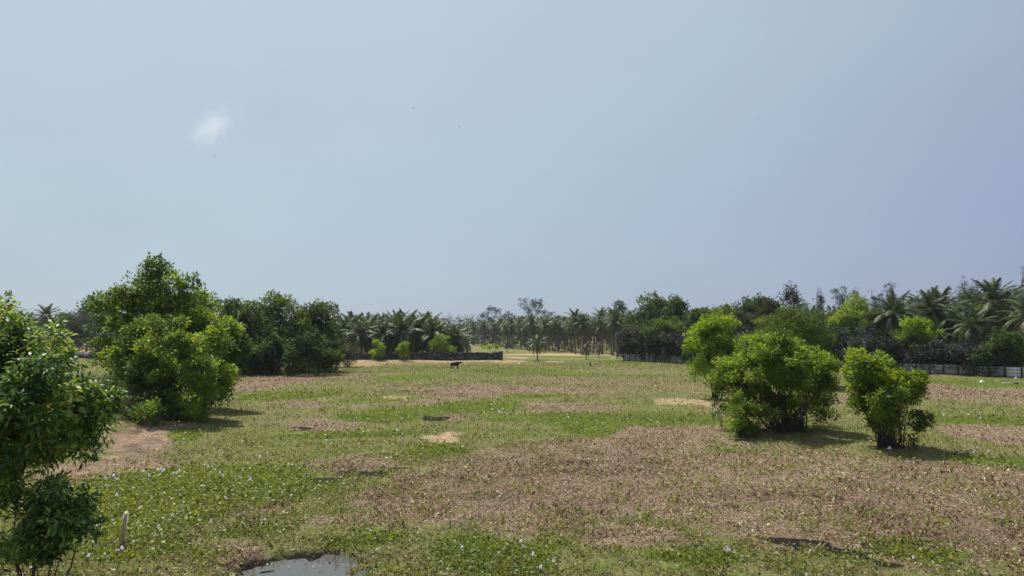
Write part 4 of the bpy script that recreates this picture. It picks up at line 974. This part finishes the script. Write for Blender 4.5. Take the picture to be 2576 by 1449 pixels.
tag(link('water_hyacinth', mk_mesh('water_hyacinth', Vv, Fq, M['hyac'], np.repeat(t, 2))), 'low green water hyacinth leaves growing in patches over the field', 'ground cover', None, 'stuff')
# grass
x, y, d = scatter(560000, 11, 170); j_ = jitter(x, y, 1.1)
dry, lush, sand, mud_pit_shade = field(DRY, x, y), field(LUSH, x, y), field(SAND, x, y), field(MUD_PIT_SHADE, x, y)
pr = np.clip((.75-dry*.85+j_+lush*.3)*(.45+.55*np.clip((60-d)/35, 0, 1)), .03, 1)*np.clip(1-.85*(sand > .6), .03, 1)*np.where(mud_pit_shade > .45, .15, 1)
ok = (crng.random(len(x)) < pr) & keepout(x, y); x, y, d = x[ok], y[ok], d[ok]; n = len(x); z = gz(x, y)
az = crng.random(n)*6.283; h = (.06+.12*crng.random(n))*(d/20)**.45; w = (.013*(d/20)**.6)
Pz = np.stack([x, y, z-.01], 1); S_ = np.stack([-np.sin(az), np.cos(az), 0*az], 1)*w[:, None]; ln = np.stack([np.cos(az), np.sin(az), 0*az], 1)*(h*crng.random(n)*1.1)[:, None]
Vv = np.stack([Pz-S_, Pz+S_, Pz+ln+np.stack([0*h, 0*h, h], 1)], 1).reshape(-1, 3)
Fq = (np.arange(n)[:, None]*3+np.array([[0,1,2,2]]))
t = np.clip(.45+lush[ok]*.3+crng.normal(size=n)*.2+(noise2(x, y, 3.5, 79)-.5)*.5, 0, 1)
tag(link('grass', mk_mesh('grass', Vv, Fq, M['grass'], t)), 'short patchy grass of the drying field', 'grass', None, 'stuff')

# hyacinth blooms
M['petal'] = rough_mat('lilac_petal', (.60,.56,.84), (.80,.77,.93), 20, .6, .02)
fm = MB(); pr_ = np.random.default_rng(3)
for k in range(16):
    a = k*2.4; zz = .16+.009*k; r0 = .012
    Vv, Fq = leaf_quads(np.array([[math.cos(a)*r0, math.sin(a)*r0, zz]]), np.array([[math.cos(a), math.sin(a), .35]]), np.array([[-math.cos(a)*.4, -math.sin(a)*.4, 1]]), .055*(1-.025*k), .05, .1); fm.add(Vv, Fq)
bloom_me = fm.mesh('petals', M['petal']); sm_ = MB(); sm_.tube([(0,0,0),(.004,0,.15),(0,0,.30)], [.009,.008,.004], 5); stalk_me = sm_.mesh('stalk', M['hyac'])
fl = [('pale lilac hyacinth bloom in the green patch left of the middle, beyond the stake', [(405,1193),(412,1196),(402,1198),(425,1200),(440,1202),(450,1198),(465,1198),(535,1188),(540,1192),(525,1186),(555,1205),(560,1210),(482,1203),(370,1205),(375,1210),(360,1200)]),
      ('pale lilac hyacinth bloom on the far side of the left flower patch', [(268,1222),(275,1218),(265,1236),(268,1240),(300,1222),(310,1228),(312,1245),(285,1213),(325,1238),(295,1262),(290,1265),(240,1265),(620,1215),(630,1220),(625,1222),(655,1160),(672,1150),(600,1212)]),
      ('pale lilac hyacinth bloom around the wooden stake', [(310,1320),(330,1342),(318,1330),(445,1325),(420,1332),(395,1332),(395,1345),(392,1360),(408,1358),(240,1342),(232,1365),(240,1385),(190,1382),(260,1412),(218,1420),(310,1400),(295,1405),(435,1318),(460,1300),(530,1330),(573,1272),(515,1246),(350,1345)]),
      ('pale lilac hyacinth bloom in the bright patch at the bottom centre', [(1100,1312),(1160,1392),(1160,1400),(1180,1436),(1255,1392),(1262,1402),(1270,1390),(1278,1385),(1312,1385),(1308,1378),(1316,1380),(1315,1390),(1342,1412),(1290,1415),(1300,1440),(1270,1435),(1360,1445),(1395,1430),(1400,1444)]),
      ('pale lilac hyacinth bloom at the bottom right of the brown leaves', [(1780,1392),(1822,1402),(1832,1400),(1838,1402),(1830,1408),(1850,1412),(1835,1405),(2185,1415),(2300,1418)]),
      ('pale lilac hyacinth bloom in the green strip right of the right bush', [(2420,1046),(2435,1052),(2405,1055),(2465,1050),(2470,1058),(2375,1052),(2430,1140),(2450,1145),(2465,1138),(2412,1150),(2490,1145),(2350,1132)]),
      ('pale lilac hyacinth bloom in the middle distance grass left of the sand patch', [(1075,1028),(1092,1022),(1165,1025),(1240,1040),(1255,1046),(1000,1090),(990,1096),(1012,1098),(1600,1085),(1660,1075)])]
root0 = None
for lab, lst in fl:
    for px, py in lst:
        p = onground(px, py); loc = (p.x, p.y, g1(p.x, p.y)); sc_ = (.6+.3*frng.random())*max(1, (p.y/22)**.5)
        if root0 is None:
            root0 = thing('hyacinth_bloom', loc, lab, 'flower', lab.replace('pale lilac hyacinth bloom', 'hyacinth blooms')); root0.scale = (sc_,)*3
            link('petals', bloom_me, root0); link('stalk', stalk_me, root0)
        else: copy_thing(root0, loc, frng.random()*6.28, sc_, lab, lab.replace('pale lilac hyacinth bloom', 'hyacinth blooms'), frng.normal()*.15, frng.normal()*.15)

# ------------------------------------------------------------------ cloud and haze
def cloud():
    p = at(532, 318, 1900); m, nt, b = new_mat('cloud_vapour'); nt.nodes.remove(b); L = nt.links
    vol = nt.nodes.new('ShaderNodeVolumePrincipled'); vol.inputs['Color'].default_value = (1, 1, 1, 1); vol.inputs['Anisotropy'].default_value = .5
    tc = nt.nodes.new('ShaderNodeTexCoord'); n = nz(nt, 2.1, 7, .66, tc.outputs['Object'], 1.2)
    ln = nt.nodes.new('ShaderNodeVectorMath'); ln.operation = 'LENGTH'; L.new(tc.outputs['Object'], ln.inputs[0])
    fall = math_(nt, 'SUBTRACT', 1.0, ln.outputs['Value'], True)
    dn = math_(nt, 'MULTIPLY', math_(nt, 'SUBTRACT', math_(nt, 'ADD', n.outputs[0], math_(nt, 'MULTIPLY', fall, .55)), .75, True), .015)
    L.new(dn, vol.inputs['Density']); L.new(vol.outputs[0], nt.nodes['Material Output'].inputs['Volume'])
    u, v = np.meshgrid(np.linspace(0, 2*math.pi, 25)[:-1], np.linspace(.02, math.pi-.02, 13)); d_ = np.stack([np.cos(u)*np.sin(v), np.sin(u)*np.sin(v), np.cos(v)], -1).reshape(-1, 3)
    Q_ = [((r_+1)*24+c, (r_+1)*24+(c+1) % 24, r_*24+(c+1) % 24, r_*24+c) for r_ in range(12) for c in range(24)]
    Q_ += [(0, c, c+1, c+1) for c in range(1, 23)] + [(288, 288+c+1, 288+c, 288+c) for c in range(1, 23)]
    mb = MB(); mb.add(d_, Q_); o = mb.build('cloud', m); o.location = p; o.scale = (140, 90, 76); o.rotation_euler = (0, -R(32), 0)
    tag(o, 'small white wispy cloud alone in the upper left of the hazy sky', 'cloud')
cloud()
def haze():
    m, nt, b = new_mat('haze_air'); nt.nodes.remove(b); v = nt.nodes.new('ShaderNodeVolumePrincipled')
    v.inputs['Color'].default_value = (.80,.88,1,1); v.inputs['Density'].default_value = .00010; v.inputs['Anisotropy'].default_value = .2
    nt.links.new(v.outputs[0], nt.nodes['Material Output'].inputs['Volume'])
    mb = MB(); mb.box((0, 0, 14.6), (1620, 1620, 16.9)); o = mb.build('haze', m); tag(o, 'thin pale haze hanging over the whole field', 'haze', None, 'stuff')
haze()
